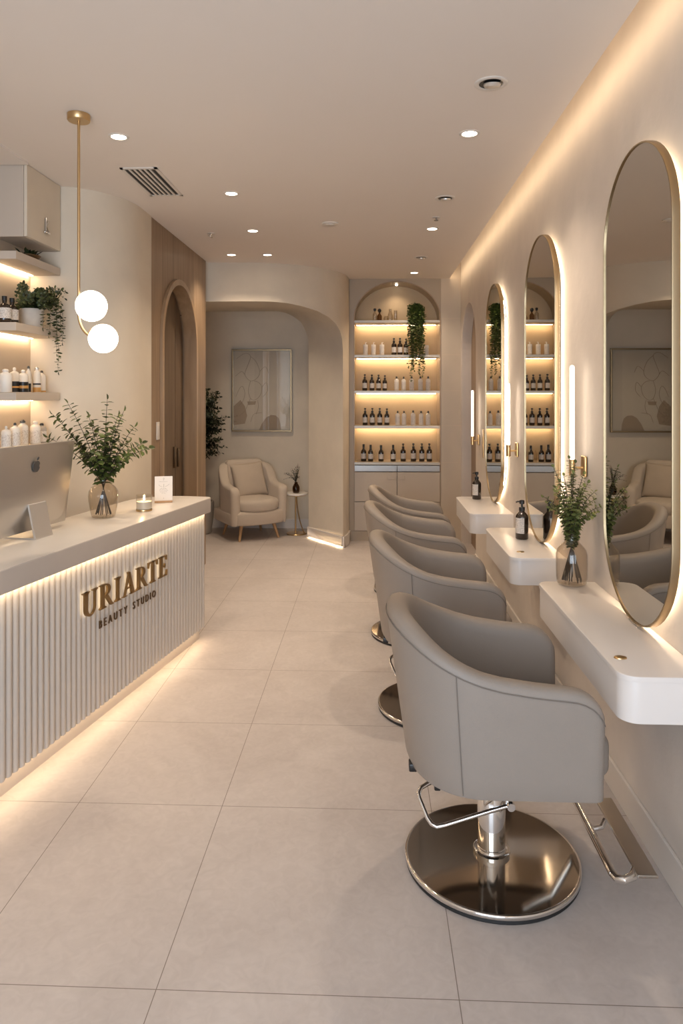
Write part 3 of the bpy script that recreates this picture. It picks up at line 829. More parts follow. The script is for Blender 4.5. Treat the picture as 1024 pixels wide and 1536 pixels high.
# fluted front panel
fp = MB(); prof = []
pitch = .039; y = -.015
front = []
while y > YN+.02:
    for k in range(7):
        a = PI*k/6
        front.append((.034+.017*math.sin(a), y-pitch*.5+pitch*.47*math.cos(a)))
    y -= pitch
fp.grid([[(x,yy,.09) for x,yy in front],[(x,yy,ZU-.012) for x,yy in front]])
fp.grid([[(x,yy,.09) for x,yy in front],[(.0,yy,.09) for x,yy in front]])
fp.quad((.03,-.015,.09),(-.36,-.015,.09),(-.36,-.015,ZU-.012),(.03,-.015,ZU-.012))
fp.quad((-.36,-.015,.0),(-.36,YN,.0),(-.36,YN,ZU),(-.36,-.015,ZU))
fp.quad((.03,-.015,.09),(.051,-.0155-.02,.09),(.051,-.0155-.02,ZU-.012),(.03,-.015,ZU-.012)) if False else None
fp.build('fluted_panel', M['flute'], t, angle=70, merge=False)
p = MB(); p.box(-.36,0,YN,0,0,.092); p.build('plinth', M['flute'], t, smooth=False)
p = MB(); p.box(-.34,.03,YN,-.02,ZU-.02,ZU-.0005); p.build('sub_top', M['flute'], t, smooth=False)
p = MB(); p.box(.056,.066,YN+.02,-.02,ZU-.006,ZU-.001); p.build('light_strip', M['led_desk'] if 'led_desk' in M else M['led'], t, smooth=False)
p = MB(); p.box(.006,.014,YN+.02,-.03,.084,.0895); p.build('light_strip', M['led_plinth'], t, smooth=False)
# gold letters
def ell(cx,cz,rx,rz,a0,a1,n=14):
    return [(cx+rx*math.cos(math.radians(a0+(a1-a0)*k/n)), cz+rz*math.sin(math.radians(a0+(a1-a0)*k/n))) for k in range(n+1)]
def rect(x0,x1,z0,z1): return [(x0,z0),(x1,z0),(x1,z1),(x0,z1)]
def band(o_, i_):
    return [[o_[k], o_[k+1], i_[k+1], i_[k]] for k in range(len(o_)-1)]
def serif(x0,x1,s0,s1,z,up):
    """bracketed serif slab x0..x1 on stem s0..s1"""
    d = 1 if up else -1; h = .05*d
    return [[(x0,z),(x1,z),(x1,z+h*.7),(s1+.02,z+h*1.7),(s1,z+h*2.6),(s0,z+h*2.6),(s0-.02,z+h*1.7),(x0,z+h*.7)]]
GL = {}
GL['I'] = (.46, [rect(.14,.32,.0,1)] + serif(0,.46,.14,.32,0,True) + serif(0,.46,.14,.32,1,False))
GL['U'] = (.90, [rect(.11,.29,.30,1), rect(.70,.765,.30,1)] + serif(0,.40,.11,.29,1,False) + serif(.57,.90,.70,.765,1,False)
           + band(ell(.4375,.31,.3275,.33,180,360), ell(.495,.31,.205,.26,180,360)))
GL['R'] = (.94, [rect(.12,.30,0,1)] + serif(0,.42,.12,.30,0,True) + [rect(0,.2,.955,1)] + band(ell(.30,.735,.40,.265,-90,90), ell(.30,.735,.215,.215,-90,90))
           + [[(.34,.50),(.52,.50),(.84,.06),(.94,.035),(.94,0),(.72,0)]])
GL['A'] = (1.0, [[(.16,.02),(.225,.02),(.505,.86),(.47,.96)], [(.40,1.03),(.545,1.03),(.89,.02),(.70,.02)], rect(.27,.68,.30,.355)]
           + [rect(.04,.34,0,.035), rect(.60,1.0,0,.035)])
GL['T'] = (.86, [rect(.34,.52,0,1)] + serif(.20,.66,.34,.52,0,True) + [rect(.0,.86,.945,1), [(0,.95),(0,.74),(.035,.74),(.11,.95)], [(.86,.95),(.75,.95),(.825,.74),(.86,.74)]])
GL['E'] = (.76, [rect(.12,.30,0,1), rect(0,.70,.945,1), rect(0,.74,0,.055), rect(.30,.56,.475,.53), [(.70,.95),(.60,.95),(.665,.76),(.70,.76)], [(.74,.05),(.64,.05),(.705,.27),(.74,.27)], [(.56,.40),(.56,.61),(.525,.61),(.49,.53),(.49,.475),(.525,.40)]])
pos = [('U',-1.415,-1.292),('R',-1.275,-1.152),('I',-1.138,-1.088),('A',-1.073,-.940),('R',-.933,-.812),('T',-.806,-.703),('E',-.684,-.588)]
for ch,y0,y1 in pos:
    wd, polys = GL[ch]; hgt = .116; z0 = .571
    mb = MB(); sx = (y1-y0)/wd
    for po in polys:
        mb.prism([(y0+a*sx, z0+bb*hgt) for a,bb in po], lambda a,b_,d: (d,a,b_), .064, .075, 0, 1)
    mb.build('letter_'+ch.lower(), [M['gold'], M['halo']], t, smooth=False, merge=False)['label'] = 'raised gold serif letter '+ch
def font_letter(ch, size):
    cu = bpy.data.curves.new('txt','FONT'); cu.body = ch; cu.size = size; cu.extrude = .1*size; cu.resolution_u = 4
    ob = bpy.data.objects.new('txt', cu); COL.objects.link(ob)
    bpy.context.view_layer.update()
    me = bpy.data.meshes.new_from_object(ob.evaluated_get(bpy.context.evaluated_depsgraph_get()))
    bpy.data.objects.remove(ob); bpy.data.curves.remove(cu)
    vs = [tuple(v.co) for v in me.vertices]; fs = [tuple(p.vertices) for p in me.polygons]
    bpy.data.meshes.remove(me); return vs, fs
txt = 'BEAUTY STUDIO'; wds = []
gl2 = []
for ch in txt:
    if ch == ' ': gl2.append(None); wds.append(.45); continue
    vs, fs = font_letter(ch, 1.0); x0 = min(v[0] for v in vs); x1 = max(v[0] for v in vs); gl2.append((vs,fs,x0)); wds.append(x1-x0)
capz = max(v[1] for v in gl2[0][0])
H2 = .037; total = .553; sc2 = H2/capz
gap = (total - sum(wds)*sc2*.86)/(len(txt)-1)
y = -1.273
for g,wd,ch in zip(gl2,wds,txt):
    if g:
        vs, fs, x0 = g; mb = MB()
        mb.add([(.068+v[2]*.03, y+(v[0]-x0)*sc2*.86, .4825+v[1]*sc2) for v in vs], fs)
        mb.build('small_letter_'+ch.lower(), M['bronze_dark'], t, smooth=False, merge=False)['label'] = 'small dark bronze capital letter '+ch
    y += wd*sc2*.86+gap

# ---- computer on the counter
t = thing('desktop_computer', 'silver all-in-one desktop computer seen from behind on the reception counter', 'computer', D(-.2,-1.38,ZT+.0005), DRZ)
tl = math.atan2(.055,.41)
mt = Matrix.Translation((-.035,0,.03)) @ Matrix.Rotation(tl,4,'Y')
mb = MB()
# slightly bulged back
n = 14; rows = []
for i in range(n+1):
    r_ = []
    for j in range(n+1):
        a = -1+2*i/n; b_ = -1+2*j/n
        r_.append(mt @ V((.004+.022*(1-abs(a)**2.2)*(1-abs(b_)**2.2), .272*a, .205+.205*b_)))
    rows.append(r_)
mb.grid(rows)
mb.rbox(-.008,.006,-.274,.274,-.002,.412,.004,2, mat=mt)
mb.build('display_housing', M['alu'], t, angle=40)
mb = MB(); mb.rbox(-.010,-.0082,-.268,.268,.03,.405,.0005,1, mat=mt); mb.build('screen', M['black'], t)
st = MB()
ctr = [(-.012,.172),(.010,.150),(.030,.05),(.0375,.010),(.036,.003)]
for (xa,za),(xb,zb) in zip(ctr,ctr[1:]): pass
outer_ = [(-.014,.176),(.012,.158),(.036,.045),(.048,.006),(.048,0),(-.14,0),(-.14,.005),(.036,.006),(.028,.045),(.004,.150),(-.014,.166)]
st.prism(outer_, lambda a,b_,d: (a,d,b_), -.062, .062)
st.build('stand', M['alu_light'], t, smooth=False)
# fruit emblem with a bite and a leaf
em = MB(); ol = []
NN = 64
for k in range(NN):
    a = 2*PI*k/NN
    x_, z_ = math.cos(a), math.sin(a)
    r_ = 1.0
    r_ -= .16*math.exp(-((a-PI/2)/.30)**2)            # dip on top
    r_ -= .08*math.exp(-((a-1.5*PI)/.22)**2)          # dip below
    px_, pz_ = .86*x_*r_*(1-.10*(z_<0)*abs(z_)), .98*z_*r_
    dx, dz = px_-1.12, pz_-.12; dd = math.hypot(dx,dz)
    if dd < .46: px_, pz_ = 1.12+dx/dd*.46, .12+dz/dd*.46
    ol.append((px_, pz_))
S_ = .0285
def eo(a,b_,d): return mt @ V((.0235+d, -.038+a*S_, .312+b_*S_))
em.prism(ol, eo, 0, .0045)
lf = [(.02,1.08),(.10,1.02),(.30,1.14),(.40,1.32),(.42,1.56),(.22,1.50),(.06,1.32)]
em.prism(lf, eo, 0, .0045)
em.build('emblem', M['grey_dark'], t, smooth=False)
# ---- glass vases with branches
def vase(name, label, loc, prof, mat, rnd, stems, leafmat, L, W, step, t0, neck_z, botspread, r0=.0028, group=None, seg=14):
    t = thing(name, label, 'vase', loc, 0, group)
    inner = [(max(r-.003,.0001), max(z,.006)) for r,z in prof]
    MB().lathe(prof + inner[::-1], 40).build('vase_body', M[mat], t, angle=60)
    st, fo = MB(), MB()
    for (tx,ty,tz,sg) in stems:
        tip = V((tx,ty,tz)); ang = math.atan2(ty,tx)
        b0 = V((-botspread*math.cos(ang), -botspread*math.sin(ang), .012+rnd.uniform(0,.01)))
        nk = V((.012*math.cos(ang), .012*math.sin(ang), neck_z))
        mid = nk.lerp(tip,.5) + V((-.02*math.cos(ang)*sg, 0, .03*sg))
        P = [b0.lerp(nk, i/4) for i in range(4)] + bez(nk, mid, tip, seg)
        leafy(st, fo, P, r0, .0011, t0, step, L, W, rnd, .82, 6, .6)
    st.build('stems', M['stem_dark'], t, merge=False); fo.build('foliage', M[leafmat], t, merge=False, smooth=False)
    return t
R = random.Random(11)
prof1 = [(.0001,0),(.050,0),(.062,.006),(.070,.04),(.078,.09),(.080,.12),(.076,.145),(.060,.168),(.042,.182),(.036,.195),(.035,.212),(.040,.222)]
stems1 = [(-.30,.04,.56,1),(-.17,-.06,.62,1),(.01,.03,.64,1),(.13,-.05,.58,1),(.15,.06,.49,1),(.26,-.02,.38,1.6),(-.28,-.06,.44,1.2),(-.09,.09,.50,1),(.05,-.10,.47,1),(-.13,-.10,.41,1),(.10,.10,.40,1),(-.06,-.05,.55,1),(.08,0,.55,1),(-.16,.1,.36,1),(.17,-.08,.34,1),(0,-.12,.36,1),(-.03,.12,.38,1),(-.08,0,.45,1),(.06,.04,.42,1),(.20,.04,.40,1.3),(-.2,.0,.47,1),(.0,.05,.46,1)]
vase('glass_vase', 'smoky glass vase of leafy green branches on the reception counter', tuple(D(-.185,-.83,ZT+.0005)), prof1, 'glass_smoke', R, stems1, 'leaf', .060, .045, .021, .46, .20, .040)
R = random.Random(23)
prof2 = [(.0001,0),(.048,0),(.062,.008),(.066,.03),(.067,.085),(.066,.13),(.060,.15),(.045,.168),(.031,.182),(.027,.2),(.027,.225),(.031,.232)]
stems2 = [(-.01,0,.54,1),(.06,.03,.47,1),(.09,-.02,.40,1.3),(-.07,.03,.50,1),(-.08,-.04,.42,1.2),(.02,.07,.45,1),(.03,-.07,.43,1),(-.03,-.08,.38,1),(.09,.06,.33,1.3),(-.085,.06,.34,1.3),(.085,-.06,.32,1.3),(-.03,.08,.36,1),(.0,-.02,.48,1),(-.05,0,.44,1),(.04,0,.40,1),(-.06,-.06,.34,1),(.06,-.03,.44,1),(-.07,0,.40,1.2),(.02,.02,.52,1),(.10,.02,.36,1.3),(-.02,.05,.46,1),(-.095,-.01,.33,1.3),(.11,-.04,.34,1.4),(-.11,.03,.37,1.3),(.05,.09,.31,1.3),(.06,-.09,.31,1.3),(-.05,.10,.32,1.3),(0,-.10,.33,1.3)]
vase('glass_vase', 'smoky glass vase of small leafy sprigs on the nearest mirror console', (.872,3.085,.7805), prof2, 'glass_smoke', R, stems2, 'leaf_fresh', .031, .027, .0105, .42, .21, .040, .0026)

# ---- candle
t = thing('glass_candle', 'lit white candle in a clear glass tumbler on the reception counter', 'candle', tuple(D(-.075,-.585,ZT+.0005)))
MB().lathe([(.0001,0),(.042,0),(.045,.003),(.045,.092),(.0425,.092),(.0425,.012),(.0001,.012)], 36).build('tumbler', M['glass'], t, angle=60)
MB().lathe([(.0001,.0125),(.0418,.0125),(.0418,.054),(.036,.053),(.0001,.052)], 30).build('wax', M['wax'], t)
MB().lathe([(.0455,.0005),(.0458,.010),(.0455,.011)], 30).build('base_band', M['brass'], t)
MB().tube([(0,0,.052),(0,0,.062)], .001, 6).build('wick', M['black'], t)
MB().lathe([(.0001,.060),(.004,.064),(.0055,.070),(.004,.078),(.0015,.088),(.0001,.092)], 12).build('flame', M['flame'], t)
pl = bpy.data.lights.new('candle_light','POINT'); pl.energy = .25; pl.color = (1,.65,.3); pl.shadow_soft_size = .006
po = bpy.data.objects.new('candle_light', pl); COL.objects.link(po); po.parent = t; po.location = (0,0,.10)

# ---- menu card on a wooden stand
cw, chh = .108, .152
t = thing('card_stand', 'white printed card leaning in a small wooden stand on the reception counter', 'card', tuple(D(-.115,-.270,ZT+.0005)), math.radians(16))
b = MB(); b.rbox(-.054,.054,-.018,.006,0,.011,.002,2); b.build('wood_base', M['oak'], t, wn=True)
tiltm = Matrix.Translation((0,-.006,.011)) @ Matrix.Rotation(math.radians(-14),4,'X')
b = MB(); b.rbox(-cw/2,cw/2,-.0015,.0015,0,chh,.0006,1, mat=tiltm); cd = b.build('card', M['paper'], t)
ink = MB(); R = random.Random(5)
def il(pts, r=.0006): ink.tube([tiltm @ V((x,-.0018,z)) for x,z in pts], r, 4)
il([(-.004,.135),(.002,.142),(.005,.136),(0,.130),(-.002,.125)],.0009)
def words(x0,x1,z):
    x = x0
    while x < x1:
        wl = R.uniform(.005,.012); n = 5
        il([(min(x+wl*k/n,x1), z+R.uniform(-.0012,.0012)) for k in range(n+1)]); x += wl+.003
words(-.026,.022,.118)
il([(.0,.104),(.002,.096),(-.001,.088),(.003,.082)],.0009)
for z,hw2 in ((.076,.018),(.070,.024),(.062,.026),(.054,.020),(.046,.012)): words(-hw2,hw2,z)
il([(-.03,.10),(-.02,.09),(-.008,.086)]); il([(.034,.102),(.022,.092),(.008,.087)])
il([(.0,.018),(.001,.012)],.0009)
ink.build('print', M['ink'], cd, merge=False)
b = MB(); b.prism([(.004,.0),(.066,.0),(.020,.062),(.010,.075)], lambda a,b_,d: (d-.035,a,b_), -.003, .003); b.build('strut', M['bottle_frost'], t, smooth=False)

# ------------------------------------------------------------------ left wall shelves and cabinet
M['shelf_board'] = pbr('shelf_board', (.58,.50,.42), .5)
LS = [(2.365,'topmost floating shelf on the left wall, just under the wall cabinet'),(1.985,'floating shelf on the left wall carrying the potted trailing plant'),(1.612,'floating shelf on the left wall with the striped bottles'),(1.305,'lowest floating shelf on the left wall, behind the computer')]
XS = -1.875
for z,lb in LS:
    t = thing('wall_shelf', lb, 'shelf', (XL,3.9,z))
    MB().rbox(XL+.0005, XS, 3.655, YC-.002, z-.045, z, .003, 2).build('board', M['shelf_board'], t, loc=(XL,3.9,z), wn=True)
    MB().box(XL+.012, XL+.024, 3.68, YC-.02, z-.0495, z-.0455).build('light_strip', M['led'], t, loc=(XL,3.9,z), smooth=False)
t = thing('wall_cabinet', 'pale wall cabinet up by the ceiling on the left wall', 'cabinet', (XL,3.98,2.46))
MB().rbox(XL+.0005, -1.892, 3.77, YC-.002, 2.465, ZC-.001, .003, 2).build('body', M['shelf_board'], t, loc=(XL,3.98,2.46), wn=True)  # darker than the door: shade of the near face put into the body colour
d = MB().rbox(-1.891, -1.874, 3.772, YC-.004, 2.467, ZC-.003, .002, 2).build('door', M['plaster'], t, loc=(XL,3.98,2.46), wn=True)
h = MB()
hy, hz = 3.985, 2.545
h.tube([(-1.868,hy,hz),(-1.868,hy,hz+.075)], .004, 8); h.tube([(-1.868,hy,hz+.03),(-1.868,hy+.035,hz+.062)], .003, 8); h.tube([(-1.868,hy,hz+.034),(-1.868,hy+.035,hz+.0)], .003, 8)
h.rbox(-1.8735,-1.862,hy-.022,hy+.045,hz-.014,hz-.002,.003,2)
h.build('handle', M['chrome'], d, loc=(XL,3.98,2.46))
# soffit strip beside the cabinet
w = MB(); w.box(XL, -1.86, YF, 3.76, ZC-.012, ZC)
struct(w.build('ceiling_soffit', M['ceiling'], smooth=False))

# potted trailing plant
R = random.Random(9)
zt2 = LS[1][0]+.0005
t = thing('potted_plant', 'bushy trailing green plant in a pale concrete pot on the left shelf', 'plant', (-1.955,3.99,zt2))
MB().lathe([(.0001,0),(.052,0),(.058,.004),(.068,.10),(.066,.108),(.060,.106),(.058,.088),(.0001,.088)], 32).build('pot', M['pot'], t)
MB().lathe([(.0001,.092),(.059,.090)], 24).build('soil', M['soil'], t)
st, fo = MB(), MB()
for k in range(90):
    a = R.uniform(0,2*PI); el = R.uniform(.2,1.0); Lr = R.uniform(.10,.19)
    dx, dy = math.cos(a), math.sin(a)
    if dx < -.2: Lr *= .45
    tip = V((dx*Lr*.95, dy*Lr*1.1, .09+Lr*el*.85))
    p = bez((dx*.02,dy*.02,.09),(dx*Lr*.35,dy*Lr*.35,.09+Lr*1.0),tip,8)
    leafy(st, fo, p, .0014, .0007, .15, .018, .030, .019, R, .75, 4, .7)
for (ex,ey,L) in ((.10,.10,.36),(.115,.06,.27),(.11,.13,.20),(.12,.14,.13),(.09,-.05,.12),(.10,.03,.16)):
    p = bez((.02,.02,.09),(ex*.7,ey*.8,.20),(ex,ey,.10),7); zz = .10; x, y = ex, ey
    for i in range(int(L/.035)):
        zz -= .035; x += R.uniform(-.006,.008); y += R.uniform(-.008,.008); p.append(V((x,y,zz)))
    leafy(st, fo, p, .0013, .0007, .15, .019, .027, .021, R, .75, 4, .8)
st.build('stems', M['stem'], t, merge=False); fo.build('foliage', M['leaf_shelf'], t, merge=False, smooth=False)
# dark bowl with a plant on the topmost shelf
R = random.Random(4)
t = thing('succulent_bowl', 'dark bowl with a small dark plant on the topmost left shelf', 'plant', (-1.95,3.93,LS[0][0]+.0005))
MB().lathe([(.0001,0),(.05,0),(.07,.018),(.072,.026),(.06,.026),(.0001,.022)], 28).build('bowl', M['bronze_dark'], t)
fo = MB()
for k in range(60):
    a = R.uniform(0,2*PI); r_ = R.uniform(0,.05)
    leaf(fo, (r_*math.cos(a), r_*math.sin(a), .024), (math.cos(a)*R.uniform(.3,1.2), math.sin(a)*R.uniform(.3,1.2), 1), (0,0,1), R.uniform(.03,.055), .016)
fo.build('foliage', M['leaf_dark'], t, merge=False, smooth=False)

def tall_bottle(name, label, cat, loc, r, h, nz, body, cap, stripes=None, group=None, lab=True):
    t = thing(name, label, cat, loc, 0, group)
    bd = t_ = MB().lathe([(.0001,0),(r*.9,0),(r,.003),(r,h*.72),(r*.85,h*.80),(nz,h*.86),(nz,h*.92),(.0001,h*.92)], 20).build('bottle', M[body], t, angle=50)
    MB().lathe([(nz*1.15,h*.90),(nz*1.15,h*.96),(nz*.6,h),(.0001,h)], 12).build('cap', M[cap], t)
    if stripes:
        for (z0,z1,mm) in stripes: label_wrap(r+.0004, z0*h, z1*h, -PI*.8, PI*.4).build('band', M[mm], t)
    elif lab: label_wrap(r+.0004, h*.12, h*.62, -PI*.8, PI*.4).build('label', M['label_faint'], t)
    return t
z3 = LS[2][0]+.0005; z4 = LS[3][0]+.0005; g3 = 'bottles on the striped-bottle shelf'; g4 = 'bottles on the lowest left shelf'
tall_bottle('striped_bottle','white bottle with a black and amber band, leftmost in its group on the left shelf','bottle',(-1.99,3.862,z3),.026,.140,.008,'bottle_frost','bottle_white',[(.02,.18,'black'),(.18,.25,'amber_liquid'),(.25,.44,'black')],g3)
tall_bottle('striped_bottle','wider white bottle with a black and amber band, second in its group','bottle',(-1.955,3.892,z3),.027,.128,.010,'bottle_frost','bottle_white',[(.02,.18,'black'),(.18,.30,'amber_liquid'),(.30,.46,'black')],g3)
tall_bottle('striped_bottle','slim tall white bottle with a black band, third in its group','bottle',(-1.955,3.952,z3),.014,.152,.006,'bottle_frost','grey_dark',[(.02,.34,'black')],g3)
tall_bottle('frosted_bottle','plain pale frosted bottle right of the black banded bottles','bottle',(-1.99,4.01,z3),.024,.105,.012,'bottle_frost','bottle_white',[(.02,.10,'amber_liquid')],g3)
tall_bottle('frosted_bottle','pale bottle with amber base and clear cap, second from right on the left shelf','bottle',(-1.955,4.055,z3),.022,.150,.010,'bottle_frost','alu_light',[(.02,.2,'amber_liquid'),(.3,.36,'black')],g3)
tall_bottle('frosted_bottle','pale bottle with a dark nozzle, rightmost on the striped-bottle shelf','bottle',(-1.96,4.125,z3),.024,.132,.007,'bottle_frost','grey_dark',[(.02,.09,'amber_liquid')],g3)
tall_bottle('frosted_bottle','pale rounded bottle at the left edge of the striped-bottle shelf','bottle',(-1.95,3.69,z3),.032,.125,.014,'bottle_white','bottle_white',None,g3,False)
tall_bottle('squat_jar','short white jar with thin nozzle at the left end of the lowest shelf','jar',(-1.97,3.735,z4),.026,.125,.006,'bottle_white','bottle_white',None,g4)
tall_bottle('squat_jar','white jar with a grey nozzle, second on the lowest left shelf','jar',(-1.955,3.80,z4),.028,.140,.007,'bottle_white','grey_dark',None,g4)
tall_bottle('white_bottle','white bottle with a dark ringed neck, middle of the lowest left shelf','bottle',(-1.97,3.915,z4),.030,.150,.013,'bottle_white','grey_dark',None,g4)
tall_bottle('white_bottle','slender white bottle behind the ringed one on the lowest left shelf','bottle',(-2.0,3.985,z4),.018,.150,.005,'bottle_white','grey_dark',None,g4)
tall_bottle('white_bottle','white sloping bottle second from the right on the lowest left shelf','bottle',(-1.955,4.035,z4),.030,.140,.012,'bottle_white','bottle_white',None,g4)
tall_bottle('white_bottle','grey labelled bottle with a black cap at the right end of the lowest left shelf','bottle',(-1.96,4.125,z4),.028,.125,.010,'pot_grey','black',None,g4)
zq = LS[1][0]+.0005; gq = 'dark bottles behind the shelf plant'
for (x,y,lb) in ((-1.985,3.745,'dark bottle with white label at the left of the shelf plant'),(-1.985,3.825,'dark bottle with white label half hidden by the shelf plant')):
    t = thing('dark_bottle', lb, 'bottle', (x,y,zq), 0, gq)
    MB().lathe([(.0001,0),(.033,0),(.035,.003),(.035,.085),(.028,.100),(.012,.112),(.012,.130),(.0001,.130)], 22).build('bottle', M['amber'], t, angle=50)
    MB().lathe([(.0135,.126),(.0135,.150),(.0001,.150)], 14).build('cap', M['black'], t)
    label_wrap(.0354,.028,.085,-PI*.8,PI*.4).build('label', M['label'], t)

# ------------------------------------------------------------------ mirrors, wall lamps, consoles
def stadium(hw, hh, n=24):
    P = []
    for k in range(n+1): a = PI*k/n; P.append((hw*math.cos(a), hh-hw+hw*math.sin(a)))
    for k in range(n+1): a = PI+PI*k/n; P.append((hw*math.cos(a), -hh+hw+hw*math.sin(a)))
    return P
def make_mirror(yc, hw, z0, z1, lb):
    hh = (z1-z0)/2; zc = (z0+z1)/2
    t = thing('oval_mirror', lb, 'mirror', (XW,yc,zc), 0, 'backlit pill mirrors')
    xf = -.050; f = MB(); n = 28
    So, Si = stadium(hw,hh,n), stadium(hw-.006,hh-.006,n)
    rows = [[(x,a,b_) for a,b_ in S] for x,S in ((-.024,So),(xf+.003,So),(xf,[(a*.997,b_*.998) for a,b_ in So]),(xf,Si),(xf+.005,Si))]
    rows.append([(-.024,a,b_) for a,b_ in stadium(hw-.02,hh-.02,n)])
    f.grid(rows[:5], closed=True); f.grid([rows[0],rows[5]], closed=True)
    f.build('mirror_frame', M['bronze'], t, angle=35)
    g = MB(); S = stadium(hw-.006,hh-.006,n); g.add([(xf+.005,a,b_) for a,b_ in S],[tuple(range(len(S)))]); g.build('mirror_glass', M['mirror'], t, smooth=False)
    k = MB(); S = stadium(hw-.065,hh-.065,n); k.grid([[(0,a,b_) for a,b_ in S],[(-.026,a,b_) for a,b_ in S]], closed=True); k.build('backing', M['dark'], t)
    k = MB(); S = stadium(hw-.060,hh-.060,n); k.grid([[(-.008,a,b_) for a,b_ in S],[(-.019,a,b_) for a,b_ in S]], closed=True); k.build('light_strip', M['led_ring'], t)
make_mirror(2.545,.325,.788,2.485,'nearest tall pill-shaped mirror with a bronze frame and glowing edge')
make_mirror(3.965,.355,.782,2.485,'middle tall pill-shaped mirror reflecting the shelving')
make_mirror(5.42,.35,.782,2.445,'farthest tall pill-shaped mirror beside the arched recess')
def wall_lamp(y, z0, z1, lb):
    t = thing('wall_lamp', lb, 'wall lamp', (XW,y,z0), 0, 'tube wall lamps between the mirrors')
    MB().lathe([(.0001,0),(.010,.004),(.0105,.01),(.0105,z1-z0-.01),(.008,z1-z0-.003),(.0001,z1-z0)], 18, c=(-.062,0,0)).build('tube', M['tube_light'], t)
    b = MB(); b.lathe([(.0001,-.075),(.014,-.072),(.014,.004),(.0001,.006)], 18, c=(-.062,0,0)); b.tube([(-.062,0,-.035),(0,0,-.035)], .006, 10)
    b.build('tube_holder', M['brass'], t)
    MB().rbox(-.016,-.0005,-.03,.03,-.075,.02,.006,3).build('wall_plate', M['brass'], t, wn=True)
wall_lamp(3.26,1.30,1.735,'nearest glowing tube wall lamp, behind the vase of sprigs')
wall_lamp(4.74,1.26,1.675,'middle glowing tube wall lamp with brass bracket between two mirrors')
wall_lamp(6.40,1.22,1.64,'farthest glowing tube wall lamp in front of the arched recess')
sw = MB(); sw.rbox(XW-.010, XW, 6.13, 6.17, 1.05, 1.30, .004, 2)
o = sw.build('wall_switch', M['brass'], wn=True); tag(o, 'slim brass switch plate on the wall beside the arched recess', 'switch')
def console(x0, y0, y1, lb):
    t = thing('console_shelf', lb, 'console', (XW,(y0+y1)/2,.63), 0, 'floating consoles under the mirrors')
    def poly(ins=0, r=.055):
        P = []
        xa, xb, ya, yb = x0+ins, XW-.001, y0+ins, y1-ins
        P += [(xb,yb)]
        for k in range(9): a = PI/2+PI/2*k/8; P.append((xa+r+r*math.cos(a), yb-r+r*math.sin(a)))
        for k in range(9): a = PI+PI/2*k/8; P.append((xa+r+r*math.cos(a), ya+r+r*math.sin(a)))
        P += [(xb,ya)]
        return P
    L_ = (XW,(y0+y1)/2,.63)
    m = MB(); slab(m, poly(), .764, .780, .003); m.build('top_slab', M['console'], t, loc=L_, angle=45)
    m = MB(); slab(m, poly(.003), .642, .7635, .001); m.build('drawer_box', M['console'], t, loc=L_, angle=45)
console(.730,2.075,3.125,'nearest white floating console, carrying the glass vase')
console(.705,3.565,4.375,'middle white floating console with a brown pump bottle')
console(.685,4.87,5.70,'farthest white floating console beside the arched recess')
for (x,y,lb) in ((.778,2.224,'small brass cable cap near the front corner of the nearest console'),(.782,3.70,'small brass cable cap near the front corner of the middle console')):
    m = MB(); m.lathe([(.0001,.004),(.014,.0045),(.019,.003),(.020,0)], 24)
    o = m.build('cable_cap', M['brass']); o.location = (x,y,.7801); o.scale = (1,.75,1); tag(o, lb, 'cable cap', 'cable caps on the consoles')
# pump bottles on the consoles
def pump_big(loc, s, lb, rz):
    t = thing('pump_bottle', lb, 'pump bottle', loc, rz, 'pump bottles on the consoles')
    MB().lathe([(.0001,0),(.032,0),(.036,.004),(.036,.120),(.034,.132),(.024,.146),(.015,.154),(.014,.165),(.0001,.165)], 32).build('bottle', M['amber'], t, angle=50)
    p = MB().lathe([(.0165,.160),(.0165,.180),(.006,.182),(.006,.198),(.014,.199),(.015,.216),(.011,.220),(.0001,.220)], 20)
    p.tube([(0,0,.210),(-.020,.012,.210),(-.030,.017,.205)], .0045, 8); p.build('pump', M['black'], t, angle=50)
    label_wrap(.0364,.035,.122,-PI*.95,-PI*.45).build('label', M['label'], t)
    t.scale = (s,s,s)
pump_big((.862,4.04,.7805), 1.0, 'brown pump bottle with white label on the middle console', 0)
pump_big((.835,5.56,.7805), .97, 'brown pump bottle with white label on the farthest console', 0)

